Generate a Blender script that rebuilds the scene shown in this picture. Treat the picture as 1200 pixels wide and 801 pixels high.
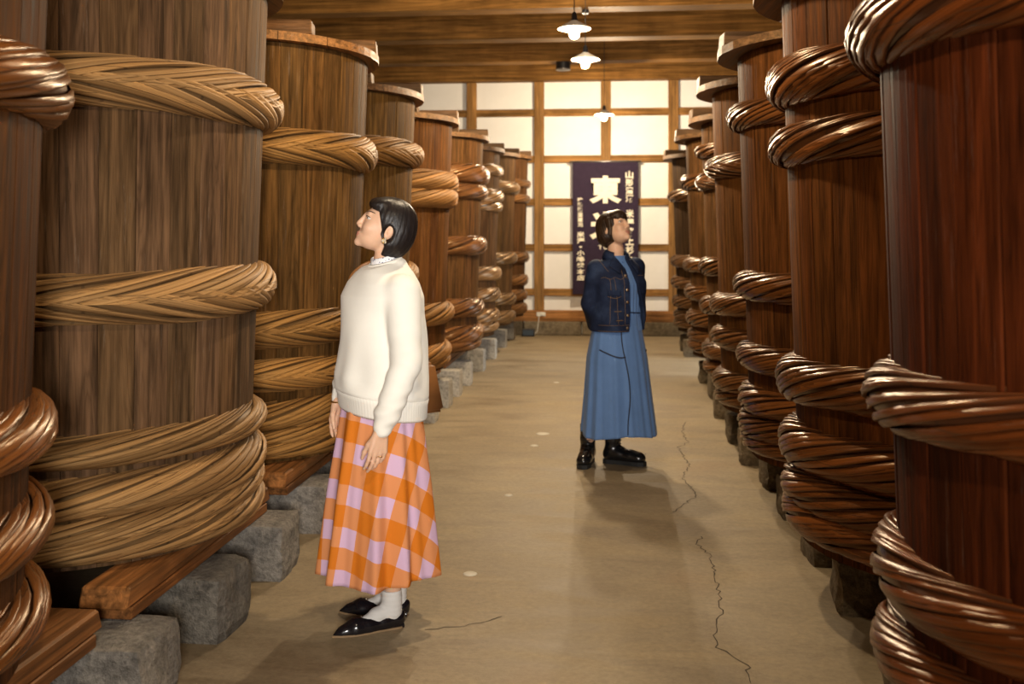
import bpy, bmesh, math, random
import numpy as np
from mathutils import Vector, Matrix

# ------------------------------------------------------------------ camera, world, light
scene = bpy.context.scene
for o in list(bpy.data.objects):
    bpy.data.objects.remove(o, do_unlink=True)
COL = scene.collection
PI = math.pi
CAM_H = 1.45            # eye height
F_PX = 1200.0           # focal length in pixels of the 1200x801 frame
V0, UV = 276.0, 716.0   # horizon row, vanishing point column of the aisle
YAW = math.atan((UV - 600.0) / F_PX)
SN, CS = math.sin(YAW), math.cos(YAW)

cam_data = bpy.data.cameras.new('camera')
cam = bpy.data.objects.new('camera', cam_data)
COL.objects.link(cam)
cam.location = (0, 0, CAM_H)
cam.rotation_euler = (PI / 2, 0, YAW)
cam_data.sensor_width = 36.0
cam_data.lens = 36.0 * F_PX / 1200.0
cam_data.shift_y = -(400.5 - V0) / 1200.0
cam_data.clip_end = 100
cam_data.dof.use_dof = True
cam_data.dof.focus_distance = 3.9
cam_data.dof.aperture_fstop = 3.5
scene.camera = cam

world = bpy.data.worlds.new('world')
scene.world = world
world.use_nodes = True
world.node_tree.nodes['Background'].inputs[0].default_value = (0.6, 0.75, 1.0, 1)
world.node_tree.nodes['Background'].inputs[1].default_value = 0.3

def area_light(name, loc, rot, sx, sy, power, col, spread=PI):
    l = bpy.data.lights.new(name, 'AREA')
    l.shape = 'RECTANGLE'; l.size = sx; l.size_y = sy
    l.energy = power; l.color = col; l.spread = spread
    o = bpy.data.objects.new(name, l)
    COL.objects.link(o); o.location = loc; o.rotation_euler = rot
    return o

ADDED_DOOR_X, ADDED_DOOR_W = 0.45, 0.9  # unseen doorway, made up to hold the added front light
# added light beamed at the cream-sweater woman from behind the camera
area_light('added_front_light', (ADDED_DOOR_X, -1.62, 1.62), (PI / 2 - .06, 0, 0.23), 0.6, 0.8, 27, (1.0, 0.95, 0.89), math.radians(52))
# daylight entering by the side opening between the last vats
area_light('side_daylight', (2.98, 11.55, 1.2), (PI / 2, 0, PI / 2), 1.1, 1.7, 110, (0.75, 0.87, 1.0))

vs = scene.view_settings
vs.view_transform = 'Standard'
vs.look = 'None'
vs.exposure = 0.0
vs.gamma = 1.0
vs.use_curve_mapping = False

def ground(u, v, z=0.0):
    d = (CAM_H - z) * F_PX / (v - V0)
    r = d * (u - 600.0) / F_PX
    return (r * CS - d * SN, r * SN + d * CS)

def on_plane(u, v, Y):
    # the pixel's point on the vertical plane at depth Y
    k = (u - 600.0) / F_PX
    d = Y / (k * SN + CS)
    return Vector((d * (k * CS - SN), Y, CAM_H + d * (V0 - v) / F_PX))

# ------------------------------------------------------------------ helpers
def link(name, mesh, mat=None, parent=None):
    o = bpy.data.objects.new(name, mesh)
    COL.objects.link(o)
    if mat is not None and len(mesh.materials) == 0:
        mesh.materials.append(mat)
    if parent is not None:
        o.parent = parent
    return o

def empty(name, loc=(0, 0, 0), rz=0.0):
    o = bpy.data.objects.new(name, None)
    COL.objects.link(o)
    o.empty_display_size = 0.1
    o.location = loc
    o.rotation_euler = (0, 0, rz)
    return o

def tag(o, label, cat, group=None, kind=None):
    if label: o['label'] = label
    if cat: o['category'] = cat
    if group: o['group'] = group
    if kind: o['kind'] = kind
    return o

def structure(o):
    o['kind'] = 'structure'
    return o

def mesh_from(name, verts, faces, smooth=False, uvs=None):
    m = bpy.data.meshes.new(name)
    m.from_pydata([tuple(v) for v in verts], [], [tuple(f) for f in faces])
    m.update()
    if smooth:
        m.polygons.foreach_set('use_smooth', [True] * len(m.polygons))
    if uvs is not None:
        lay = m.uv_layers.new(name='UVMap')
        idx = np.zeros(len(m.loops), dtype=np.int32)
        m.loops.foreach_get('vertex_index', idx)
        lay.data.foreach_set('uv', np.asarray(uvs, dtype=np.float32)[idx].ravel())
    return m

def bm_mesh(name, bm, smooth=False):
    bmesh.ops.recalc_face_normals(bm, faces=bm.faces[:])
    m = bpy.data.meshes.new(name)
    bm.to_mesh(m); bm.free()
    if smooth:
        m.polygons.foreach_set('use_smooth', [True] * len(m.polygons))
    return m

def box_mesh(name, x0, x1, y0, y1, z0, z1, bevel=0.0, seg=1):
    bm = bmesh.new()
    bmesh.ops.create_cube(bm, size=1.0)
    for v in bm.verts:
        v.co = Vector((x0 + (v.co.x + .5) * (x1 - x0), y0 + (v.co.y + .5) * (y1 - y0), z0 + (v.co.z + .5) * (z1 - z0)))
    if bevel > 0:
        bmesh.ops.bevel(bm, geom=bm.edges[:], offset=bevel, segments=seg, affect='EDGES', profile=0.6)
    return bm_mesh(name, bm)

def lathe_mesh(name, prof, n=32, smooth=True):
    verts, faces = [], []
    for r, z in prof:
        for i in range(n):
            a = 2 * PI * i / n
            verts.append((r * math.cos(a), r * math.sin(a), z))
    for k in range(len(prof) - 1):
        for i in range(n):
            j = (i + 1) % n
            faces.append((k * n + i, k * n + j, (k + 1) * n + j, (k + 1) * n + i))
    return mesh_from(name, verts, faces, smooth)

def tube_mesh(name, pts, rad, n=8, caps=True):
    pts = [Vector(p) for p in pts]
    rads = rad if hasattr(rad, '__len__') else [rad] * len(pts)
    verts, faces = [], []
    up = Vector((0, 0, 1))
    prev = None
    for i, p in enumerate(pts):
        t = (pts[min(i + 1, len(pts) - 1)] - pts[max(i - 1, 0)]).normalized()
        if prev is None:
            s = t.cross(up if abs(t.z) < .9 else Vector((1, 0, 0))).normalized()
        else:
            s = (prev - t * prev.dot(t)).normalized()
        prev = s
        w = t.cross(s)
        for k in range(n):
            a = 2 * PI * k / n
            verts.append(p + (s * math.cos(a) + w * math.sin(a)) * rads[i])
    for i in range(len(pts) - 1):
        for k in range(n):
            j = (k + 1) % n
            faces.append((i * n + k, i * n + j, (i + 1) * n + j, (i + 1) * n + k))
    if caps:
        faces.append(tuple(range(n - 1, -1, -1)))
        b = (len(pts) - 1) * n
        faces.append(tuple(range(b, b + n)))
    return mesh_from(name, verts, faces, True)

# ------------------------------------------------------------------ materials
class NT:
    def __init__(self, name):
        self.m = bpy.data.materials.new(name)
        self.m.use_nodes = True
        self.t = self.m.node_tree
        self.b = self.t.nodes['Principled BSDF']
    def n(self, typ, **kw):
        nd = self.t.nodes.new(typ)
        for k, v in kw.items():
            if k.startswith('i_'):
                nd.inputs[k[2:].replace('_', ' ')].default_value = v
            else:
                setattr(nd, k, v)
        return nd
    def l(self, a, b):
        self.t.links.new(a, b)
    def math(self, op, a, b=None, clamp=False):
        nd = self.t.nodes.new('ShaderNodeMath'); nd.operation = op; nd.use_clamp = clamp
        for i, x in enumerate((a, b)):
            if x is None: continue
            if isinstance(x, (int, float)): nd.inputs[i].default_value = x
            else: self.l(x, nd.inputs[i])
        return nd.outputs[0]
    def ramp(self, fac, stops):
        nd = self.t.nodes.new('ShaderNodeValToRGB')
        e = nd.color_ramp.elements
        while len(e) < len(stops): e.new(0.5)
        for el, (p, c) in zip(e, stops):
            el.position = p; el.color = (c[0], c[1], c[2], 1)
        self.l(fac, nd.inputs[0])
        return nd.outputs[0]
    def mix(self, fac, a, b, mode='MIX'):
        nd = self.t.nodes.new('ShaderNodeMix'); nd.data_type = 'RGBA'; nd.blend_type = mode
        for s, x in ((nd.inputs[0], fac), (nd.inputs[6], a), (nd.inputs[7], b)):
            if isinstance(x, (int, float)): s.default_value = x
            elif isinstance(x, tuple): s.default_value = (x[0], x[1], x[2], 1)
            else: self.l(x, s)
        return nd.outputs[2]
    def noise(self, vec, scale, detail=4, rough=.55, dist=0.0):
        nd = self.n('ShaderNodeTexNoise')
        nd.inputs['Scale'].default_value = scale
        nd.inputs['Detail'].default_value = detail
        nd.inputs['Roughness'].default_value = rough
        nd.inputs['Distortion'].default_value = dist
        if vec is not None: self.l(vec, nd.inputs['Vector'])
        return nd.outputs['Fac']
    def mapping(self, vec, scale=(1, 1, 1), loc=None, rot=(0, 0, 0)):
        nd = self.n('ShaderNodeMapping')
        nd.inputs['Scale'].default_value = scale
        nd.inputs['Rotation'].default_value = rot
        self.l(vec, nd.inputs['Vector'])
        if loc is not None: self.l(loc, nd.inputs['Location'])
        return nd.outputs[0]
    def bump(self, h, strength=.3, dist=.01):
        nd = self.n('ShaderNodeBump')
        nd.inputs['Strength'].default_value = strength
        nd.inputs['Distance'].default_value = dist
        self.l(h, nd.inputs['Height'])
        self.l(nd.outputs[0], self.b.inputs['Normal'])
    def set(self, color=None, rough=None, metal=None, spec=None):
        for nm, x in (('Base Color', color), ('Roughness', rough), ('Metallic', metal), ('Specular IOR Level', spec)):
            if x is None: continue
            s = self.b.inputs[nm]
            if isinstance(x, (int, float)): s.default_value = x
            elif isinstance(x, tuple): s.default_value = (x[0], x[1], x[2], 1)
            else: self.l(x, s)
        return self.m

def plain(name, col, rough=.5, metal=0.0, spec=.5, var=.12, nscale=14):
    t = NT(name)
    co = t.n('ShaderNodeTexCoord').outputs['Object']
    f = t.noise(co, nscale, 3)
    lo = tuple(c * (1 - var) for c in col); hi = tuple(min(1, c * (1 + var)) for c in col)
    return t.set(t.ramp(f, [(.3, lo), (.7, hi)]), rough, metal, spec)

def wood(name, axis='z', rough=.5, scale=1.0, use_obj_color=True, col=(.3, .17, .08), wear=.25, spec=.4, contrast=1.0):
    """wood with grain along one object axis; tone from the object's own colour"""
    t = NT(name)
    co = t.n('ShaderNodeTexCoord').outputs['Object']
    info = t.n('ShaderNodeObjectInfo')
    comb = t.n('ShaderNodeCombineXYZ')
    r = info.outputs['Random']
    for i, k in enumerate((37.0, 91.0, 53.0)):
        t.l(t.math('MULTIPLY', r, k), comb.inputs[i])
    fine = {'z': (46, 46, 1.6), 'x': (1.6, 46, 46), 'y': (46, 1.6, 46)}[axis]
    mid = {'z': (11, 11, .7), 'x': (.7, 11, 11), 'y': (11, .7, 11)}[axis]
    a = t.noise(t.mapping(co, tuple(x * scale for x in fine), comb.outputs[0]), 1.0, 5, .6, .3)
    b = t.noise(t.mapping(co, tuple(x * scale for x in mid), comb.outputs[0]), 1.0, 3, .5, 1.2)
    # cathedral figure: rings from a distorted field
    ring = t.math('FRACT', t.math('MULTIPLY', b, 9.0))
    ring = t.math('ABSOLUTE', t.math('SUBTRACT', ring, .5))
    stain = t.noise(t.mapping(co, (2.2, 2.2, 1.1), comb.outputs[0]), 1.0, 4, .6)
    base = info.outputs['Color'] if use_obj_color else col
    c1 = .42 - .12 * (contrast - 1); c2 = 1.42 + .15 * (contrast - 1)
    g = t.ramp(a, [(.34, (c1, c1, c1)), (.66, (c2, c2 * .98, c2 * .94))])
    c = t.mix(1.0, base, g, 'MULTIPLY')
    g2 = t.ramp(ring, [(.0, (.72, .7, .68)), (.25, (1.05, 1.05, 1.05)), (.5, (1.12, 1.1, 1.06))])
    c = t.mix(.75, c, t.mix(1.0, c, g2, 'MULTIPLY'))
    g3 = t.ramp(stain, [(.34, (.45, .40, .38)), (.62, (1.12, 1.12, 1.12))])
    c = t.mix(.6, c, t.mix(1.0, c, g3, 'MULTIPLY'))
    rv = t.ramp(r, [(0, (.90, .90, .90)), (1, (1.08, 1.07, 1.05))])
    c = t.mix(1.0, c, rv, 'MULTIPLY')
    if wear > 0:
        w = t.noise(t.mapping(co, tuple(x * 1.3 for x in mid), comb.outputs[0]), 3.0, 6, .75)
        wm = t.ramp(w, [(.60, (0, 0, 0)), (.74, (wear, wear, wear))])
        c = t.mix(wm, c, (.34, .28, .22))
    t.b.inputs['Specular Tint'].default_value = (1, .70, .38, 1)
    t.bump(t.math('ADD', a, t.math('MULTIPLY', ring, .6)), .35, .004)
    rr = t.ramp(a, [(.3, (rough * .8,) * 3), (.7, (min(1, rough * 1.2),) * 3)])
    return t.set(c, rr, 0.0, spec)

def bamboo(name, rough=.5, spec=.5, coat=0.0):
    t = NT(name)
    uvn = t.n('ShaderNodeUVMap')
    sep = t.n('ShaderNodeSeparateXYZ'); t.l(uvn.outputs[0], sep.inputs[0])
    info = t.n('ShaderNodeObjectInfo')
    sid = t.math('FLOOR', sep.outputs[1])
    across = t.math('FRACT', sep.outputs[1])
    wn = t.n('ShaderNodeTexWhiteNoise', noise_dimensions='2D')
    cb = t.n('ShaderNodeCombineXYZ')
    t.l(sid, cb.inputs[0]); t.l(info.outputs['Random'], cb.inputs[1])
    t.l(cb.outputs[0], wn.inputs['Vector'])
    rnd = wn.outputs['Value']
    v = t.n('ShaderNodeCombineXYZ')
    t.l(t.math('MULTIPLY', sep.outputs[0], 2.2), v.inputs[0])
    t.l(t.math('MULTIPLY', sep.outputs[1], 9.0), v.inputs[1])
    t.l(t.math('MULTIPLY', info.outputs['Random'], 40), v.inputs[2])
    fib = t.noise(v.outputs[0], 1.0, 5, .65)
    c = t.mix(1.0, info.outputs['Color'], t.ramp(fib, [(.28, (.5, .46, .42)), (.55, (1.0, 1.0, 1.0)), (.8, (1.3, 1.26, 1.2))]), 'MULTIPLY')
    c = t.mix(1.0, c, t.ramp(rnd, [(0, (.62, .58, .54)), (.5, (1, 1, 1)), (1, (1.28, 1.22, 1.1))]), 'MULTIPLY')
    # nodes of the cane
    nd = t.math('FRACT', t.math('ADD', t.math('MULTIPLY', sep.outputs[0], 2.6), t.math('MULTIPLY', rnd, 7.3)))
    nm = t.math('LESS_THAN', nd, .028)
    c = t.mix(t.math('MULTIPLY', nm, .6), c, (.05, .025, .012))
    # darker along the edges of each strip
    ed = t.math('ABSOLUTE', t.math('SUBTRACT', across, .5))
    c = t.mix(t.ramp(ed, [(.40, (0, 0, 0)), (.5, (.75, .75, .75))]), c, (.035, .018, .01))
    t.bump(fib, .25, .003)
    t.b.inputs['Coat Weight'].default_value = coat
    t.b.inputs['Coat Tint'].default_value = (1, .8, .5, 1)
    t.b.inputs['Specular Tint'].default_value = (1, .68, .32, 1)
    t.b.inputs['Coat Roughness'].default_value = .22
    return t.set(c, rough, 0.0, spec)

def stone(name, c0, c1):
    t = NT(name)
    co = t.n('ShaderNodeTexCoord').outputs['Object']
    info = t.n('ShaderNodeObjectInfo')
    n1 = t.noise(co, 9, 8, .7)
    n2 = t.noise(co, 42, 5, .7)
    c = t.ramp(n1, [(.3, c0), (.7, c1)])
    c = t.mix(1.0, c, t.ramp(n2, [(.3, (.55, .55, .55)), (.6, (1.1, 1.1, 1.1))]), 'MULTIPLY')
    c = t.mix(1.0, c, t.ramp(info.outputs['Random'], [(0, (.7, .68, .64)), (1, (1.2, 1.2, 1.2))]), 'MULTIPLY')
    t.bump(t.math('ADD', n1, t.math('MULTIPLY', n2, .6)), 1.0, .03)
    return t.set(c, .9, 0, .2)

M = {}
M['stave'] = wood('vat_stave_wood', 'z', .75, 1.0, wear=.25, spec=.08)
M['stave_dark'] = wood('varnished_stave_wood', 'z', .72, 1.0, wear=.10, spec=.06)
M['bamboo'] = bamboo('bamboo_matte', .55, .4)
M['bamboo_gloss'] = bamboo('bamboo_varnished', .27, .42, .12)
M['lid'] = wood('lid_wood', 'x', .6, 1.0, wear=.3)
M['lid_y'] = wood('lid_board_wood', 'y', .6, 1.0, wear=.3)
M['timber_y'] = wood('timber_along', 'y', .6, .8, wear=.1)
M['timber_x'] = wood('beam_wood', 'x', .65, .6, wear=.05, spec=.15)
M['timber_z'] = wood('post_wood', 'z', .6, .8, wear=.05)
M['stone_l'] = stone('grey_stone', (.115, .105, .095), (.36, .33, .285))
M['stone_r'] = stone('brown_stone', (.10, .078, .05), (.27, .215, .14))
M['stone_pale'] = stone('pale_block', (.40, .37, .32), (.62, .58, .50))

def plaster():
    t = NT('white_plaster')
    co = t.n('ShaderNodeTexCoord').outputs['Object']
    f = t.noise(co, 2.5, 5, .6); g = t.noise(co, 60, 3)
    t.bump(g, .1, .002)
    return t.set(t.ramp(f, [(.3, (.80, .785, .75)), (.7, (.87, .86, .83))]), .85, 0, .2)
M['plaster'] = plaster()

def concrete():
    t = NT('concrete_floor')
    co = t.n('ShaderNodeTexCoord').outputs['Object']
    big = t.noise(co, .55, 5, .6)
    st = t.noise(t.mapping(co, (.9, 2.4, 1)), 1.6, 7, .68, .6)
    fine = t.noise(co, 38, 6, .7)
    pit = t.noise(co, 120, 3, .6)
    c = t.ramp(big, [(.3, (.235, .178, .102)), (.7, (.345, .278, .178))])
    c = t.mix(.8, c, t.mix(1.0, c, t.ramp(st, [(.3, (.60, .53, .45)), (.5, (1, 1, 1)), (.7, (1.34, 1.33, 1.30))]), 'MULTIPLY'))
    c = t.mix(1.0, c, t.ramp(fine, [(.25, (.78, .76, .73)), (.7, (1.12, 1.12, 1.12))]), 'MULTIPLY')
    rust = t.noise(t.mapping(co, (1, 1, 1)), 1.1, 4, .5)
    c = t.mix(t.ramp(rust, [(.62, (0, 0, 0)), (.78, (.35, .35, .35))]), c, (.24, .12, .05))
    # pale smears
    sm = t.noise(t.mapping(co, (1.2, 5.5, 1)), 1.0, 3, .5)
    c = t.mix(t.ramp(sm, [(.66, (0, 0, 0)), (.76, (.30, .30, .30))]), c, (.46, .40, .30))
    t.bump(t.math('ADD', fine, t.math('MULTIPLY', pit, .5)), .22, .006)
    return t.set(c, t.ramp(st, [(.3, (.5, .5, .5)), (.7, (.8, .8, .8))]), 0, .35)
M['floor'] = concrete()
M['dark_board'] = wood('dark_wall_boards', 'z', .7, .6, wear=0)
M['black'] = plain('black_plastic', (.012, .013, .016), .4)
M['black_rubber'] = plain('black_rubber', (.01, .01, .01), .7)
M['metal'] = plain('grey_metal', (.25, .24, .23), .35, .8)
M['white_plastic'] = plain('white_plastic', (.7, .68, .6), .4)
# ------------------------------------------------------------------ room shell
XL, XR, YF, YB, ZC = -4.3, 2.95, -1.75, 15.05, 4.05

def prism(name, x0, x1, y0, y1, z0, z1, mat, parent=None, color=None, bevel=0.0):
    cx, cy, cz = (x0 + x1) / 2, (y0 + y1) / 2, (z0 + z1) / 2
    o = link(name, box_mesh(name, x0 - cx, x1 - cx, y0 - cy, y1 - cy, z0 - cz, z1 - cz, bevel), mat, parent)
    o.location = (cx, cy, cz)
    if color: o.color = (*color, 1)
    return o

structure(prism('floor', XL, XR, YF, YB + .2, -.1, 0, M['floor']))
floor_ob = bpy.data.objects['floor']
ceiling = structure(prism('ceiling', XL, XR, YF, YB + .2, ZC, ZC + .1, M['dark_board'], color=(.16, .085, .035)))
WOODC = (.30, .16, .055)

# wall at the end of the aisle: plaster panels in a grid of posts and rails on a stone footing
wb = structure(prism('wall_back', XL, XR, YB - .01, YB + .15, 0, ZC, M['plaster']))
def kid(o, par):
    o.parent = par
    o.matrix_parent_inverse = Matrix.Translation(par.location).inverted()
    return o
px_posts = [on_plane(u, 200, 15.0).x for u in (553, 632, 710, 789)]
sp = (px_posts[3] - px_posts[0]) / 3
posts = [px_posts[0] - 2 * sp, px_posts[0] - sp] + px_posts + [px_posts[3] + sp, px_posts[3] + 2 * sp]
POST_W, RAIL_H = .145, .105
zr = [on_plane(716, v, 15.0).z for v in (342.5, 290, 236.5, 186, 131.5)]
SILL0, SILL1 = .20, .36
TOPZ = 3.70
rows = [(SILL1, zr[0])] + list(zip(zr[:-1], zr[1:])) + [(zr[-1], TOPZ)]
for x in posts:
    kid(prism('post', x - POST_W / 2, x + POST_W / 2, YB - .10, YB - .01, SILL1, TOPZ, M['timber_z'], color=WOODC, bevel=.004), wb)
edges = [XL] + posts + [XR]
for k in range(len(edges) - 1):
    a = edges[k] + (POST_W / 2 if k > 0 else 0); b = edges[k + 1] - (POST_W / 2 if k < len(edges) - 2 else 0)
    if b - a < .05: continue
    for z in zr:
        kid(prism('rail', a, b, YB - .085, YB - .01, z - RAIL_H / 2, z + RAIL_H / 2, M['timber_x'], color=WOODC, bevel=.004), wb)
    for i, (z0, z1) in enumerate(rows):
        lo = z0 + (RAIL_H / 2 if i > 0 else 0); hi = z1 - (RAIL_H / 2 if i < len(rows) - 1 else 0)
        kid(prism('panel', a, b, YB - .035, YB - .01, lo, hi, M['plaster']), wb)
kid(prism('sill_beam', XL, XR, YB - .13, YB - .01, SILL0, SILL1, M['timber_x'], color=(.27, .13, .05), bevel=.006), wb)
random.seed(3)
x = XL
while x < XR - .05:
    w = min(random.uniform(.5, .85), XR - x)
    o = kid(prism('foundation_stone', x + .006, x + w - .006, YB - .17 - random.uniform(0, .02), YB - .01, 0, SILL0, M['stone_r'], bevel=.015), wb)
    x += w

# side walls: dark vertical boards
def board_wall(name, x0, x1, spans, inner):
    y0, y1 = YF, YB
    main = None
    segs = []
    for (a, b, za, zb_) in spans:
        segs.append((x0, x1, a, b, za, zb_))
    bm = bmesh.new()
    for (xa, xb, ya, yb, za, zb_) in segs:
        r = bmesh.ops.create_cube(bm, size=1.0)
        for v in r['verts']:
            v.co = Vector((xa + (v.co.x + .5) * (xb - xa), ya + (v.co.y + .5) * (yb - ya), za + (v.co.z + .5) * (zb_ - za)))
    o = structure(link(name, bm_mesh(name, bm), M['dark_board']))
    o.color = (.17, .085, .036, 1)
    return o
board_wall('wall_left', XL - .12, XL, [(YF, YB, 0, ZC)], 1)
# right wall with the opening that lets the side daylight in
OP0, OP1, OPZ = 10.95, 12.1, 2.15
board_wall('wall_right', XR, XR + .12, [(YF, OP0, 0, ZC), (OP1, YB, 0, ZC), (OP0, OP1, OPZ, ZC)], -1)
# wall behind the photographer; its door opening is added for the front light
bm = bmesh.new()
for (xa, xb, za, zb_) in ((XL, ADDED_DOOR_X - ADDED_DOOR_W / 2, 0, ZC), (ADDED_DOOR_X + ADDED_DOOR_W / 2, XR, 0, ZC), (ADDED_DOOR_X - ADDED_DOOR_W / 2, ADDED_DOOR_X + ADDED_DOOR_W / 2, 2.15, ZC)):
    r = bmesh.ops.create_cube(bm, size=1.0)
    for v in r['verts']:
        v.co = Vector((xa + (v.co.x + .5) * (xb - xa), YF - .12 + (v.co.y + .5) * .12, za + (v.co.z + .5) * (zb_ - za)))
o = structure(link('wall_front', bm_mesh('wall_front', bm), M['dark_board'])); o.color = (.17, .085, .036, 1)

# ceiling joists across the hall
n_tr = 0
beam_y = [14.93 - 1.55 * k for k in range(11)]
for k, y in enumerate(beam_y):
    zb_ = TOPZ if k == 0 else 3.71
    w = .13
    n_tr += 1
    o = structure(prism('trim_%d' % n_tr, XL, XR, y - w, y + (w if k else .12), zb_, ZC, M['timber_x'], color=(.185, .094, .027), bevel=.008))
# board soffit between the joists, laid as planks
for k in range(len(beam_y) - 1):
    ya, yb = beam_y[k + 1] + .13, beam_y[k] - .13
    m = 4
    for j in range(m):
        a = ya + (yb - ya) * j / m; b = ya + (yb - ya) * (j + 1) / m
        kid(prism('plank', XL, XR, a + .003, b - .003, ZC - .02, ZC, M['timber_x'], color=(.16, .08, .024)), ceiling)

# cracks and cast-in caps of the concrete floor
def crack(pix, w, name='crack'):
    random.seed(len(pix) * 7)
    P = [Vector((*ground(u, v), 0)) for u, v in pix]
    path = []
    for a, b in zip(P[:-1], P[1:]):
        n = max(2, int((b - a).length / .03))
        for i in range(n):
            t = i / n
            p = a.lerp(b, t) + Vector((random.uniform(-.012, .012), random.uniform(-.012, .012), 0))
            path.append(p)
    path.append(P[-1])
    verts, faces = [], []
    for i, p in enumerate(path):
        t = (path[min(i + 1, len(path) - 1)] - path[max(i - 1, 0)]).normalized()
        s = Vector((-t.y, t.x, 0)) * w * random.uniform(.4, 1.2) * .5
        verts += [p + s + Vector((0, 0, .0012)), p - s + Vector((0, 0, .0012))]
    for i in range(len(path) - 1):
        faces.append((2 * i, 2 * i + 1, 2 * i + 3, 2 * i + 2))
    o = link(name, mesh_from(name, verts, faces), M['crack'], None)
    return kid(o, floor_ob)
M['crack'] = plain('crack_dirt', (.055, .038, .024), .95)
crack([(822, 628), (818, 638), (832, 652), (841, 690), (845, 718), (838, 745), (842, 760), (876, 778), (880, 801)], .0052)
crack([(803, 494), (800, 505), (806, 518), (795, 524), (808, 545), (800, 560), (818, 580), (788, 600)], .005)
crack([(500, 738), (545, 733), (588, 722)], .004)
crack([(757, 531), (752, 541)], .004)
M['cap'] = plain('pale_mortar', (.55, .50, .40), .8)
for (u, v, r) in ((626, 522, .028), (596, 580, .024), (551, 672, .031), (636, 508, .05), (652, 448, .03)):
    gx, gy = ground(u, v)
    o = link('floor_cap', lathe_mesh('floor_cap', [(0.0001, .0045), (r * .8, .004), (r, .001), (r, -.002)], 18), M['cap'])
    o.location = (gx, gy, 0)
    kid(o, floor_ob)
# ------------------------------------------------------------------ vats
NST = 36
R_TOP, R_BOT = .722, .648
def r_at(fr):            # body radius at a fraction of the height
    return R_BOT + (R_TOP - R_BOT) * fr

def stave_mesh(name, H):
    half = PI / NST
    segs = 3
    verts, faces = [], []
    zs = (0.0, 1.0)
    for fr in zs:
        R = r_at(fr)
        g = .0005 / R                      # joint
        ang = [-half + g, -half + g + .006, -half * .35, half * .35, half - g - .006, half - g]
        for k, a in enumerate(ang):
            rr = R - (.0022 if k in (0, 5) else 0)
            verts.append((rr * math.cos(a), rr * math.sin(a), fr * H))
        for a in (half - g, -half + g):
            rr = R - .045
            verts.append((rr * math.cos(a), rr * math.sin(a), fr * H))
    n = 8
    for i in range(n):
        j = (i + 1) % n
        faces.append((i, j, n + j, n + i))
    faces.append(tuple(range(n - 1, -1, -1))); faces.append(tuple(range(n, 2 * n)))
    # object origin on the outer face so each stave has its own local frame
    return mesh_from(name, verts, faces)

def hoop_mesh(name, kind, R, p, hh, seed):
    """bamboo hoop: long split-cane strips laid over each other round the vat"""
    rnd = random.Random(seed)
    verts, faces, uvs = [], [], []
    ph = [rnd.uniform(0, 6.28) for _ in range(6)]
    def surf(phi, psi, off):
        wob = 1 + .06 * math.sin(3 * phi + ph[0]) + .04 * math.sin(7 * phi + ph[1])
        pp = p * (1 + .06 * math.sin(4 * phi + ph[2]))
        hz = hh * wob
        zc = .010 * math.sin(phi + ph[3]) + .006 * math.sin(2 * phi + ph[4])
        o_ = math.cos(psi); u_ = math.sin(psi)
        rr = R - .004 + (pp + off) * max(o_, -.35)
        return (rr * math.cos(phi), rr * math.sin(phi), zc + (hz + off) * u_)
    # core under the strips
    nphi, npsi = 96, 8
    for i in range(nphi):
        for j in range(npsi + 1):
            psi = -1.75 + 3.5 * j / npsi
            verts.append(surf(2 * PI * i / nphi, psi, -.006)); uvs.append((i * .05, 900.02))
    for i in range(nphi):
        i2 = (i + 1) % nphi
        for j in range(npsi):
            faces.append((i * (npsi + 1) + j, i2 * (npsi + 1) + j, i2 * (npsi + 1) + j + 1, i * (npsi + 1) + j + 1))
    cs = [(-.5, .000), (-.42, .003), (-.1, .0065), (.25, .0085), (.44, .0085), (.5, .0055), (.5, -.002)]
    def strip(phi0, dphi, psi0, psi1, wphi, sid, lift, segs=12):
        b = len(verts)
        u0 = rnd.uniform(0, 5)
        bend = rnd.uniform(-.10, .10)
        for i in range(segs + 1):
            s = i / segs
            sm = s + bend * math.sin(PI * s)
            psi = psi0 + (psi1 - psi0) * sm
            for c, off in cs:
                phi = phi0 + dphi * s + c * wphi
                verts.append(surf(phi, psi, off * 1.15 + lift))
                uvs.append((u0 + s * dphi * R, sid + .5 + c * .98))
        n = len(cs)
        for i in range(segs):
            for k in range(n - 1):
                faces.append((b + i * n + k, b + (i + 1) * n + k, b + (i + 1) * n + k + 1, b + i * n + k + 1))
    if kind == 'twist':
        N = 60
        sp_ = 2 * PI / N
        for i in range(N):
            strip(i * sp_ + rnd.uniform(-.2, .2) * sp_, .98 / R, -1.7, 1.7, sp_ * rnd.uniform(1.05, 1.55), i, rnd.uniform(-.002, .004))
    else:
        N = 54
        sp_ = 2 * PI / N
        for i in range(N):
            strip(i * sp_ + rnd.uniform(-.2, .2) * sp_, .62 / R, -.16, 1.7, sp_ * rnd.uniform(1.15, 1.4), i, rnd.uniform(0, .003))
            strip((i + .5) * sp_ + rnd.uniform(-.2, .2) * sp_, .62 / R, .16, -1.7, sp_ * rnd.uniform(1.15, 1.4), 100 + i, rnd.uniform(0, .003))
    m = mesh_from(name, verts, faces, True, uvs)
    return m

R_MID = .685
HOOPS = {}
for kind in ('twist', 'braid'):
    for sz, (p, hh) in (('big', (.072, .080)), ('mid', (.066, .066)), ('small', (.055, .048))):
        HOOPS[kind, sz] = [hoop_mesh('hoop', kind, R_MID, p, hh, sd + len(kind)) for sd in ((11, 12) if sz != 'small' else (13,))]

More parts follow.
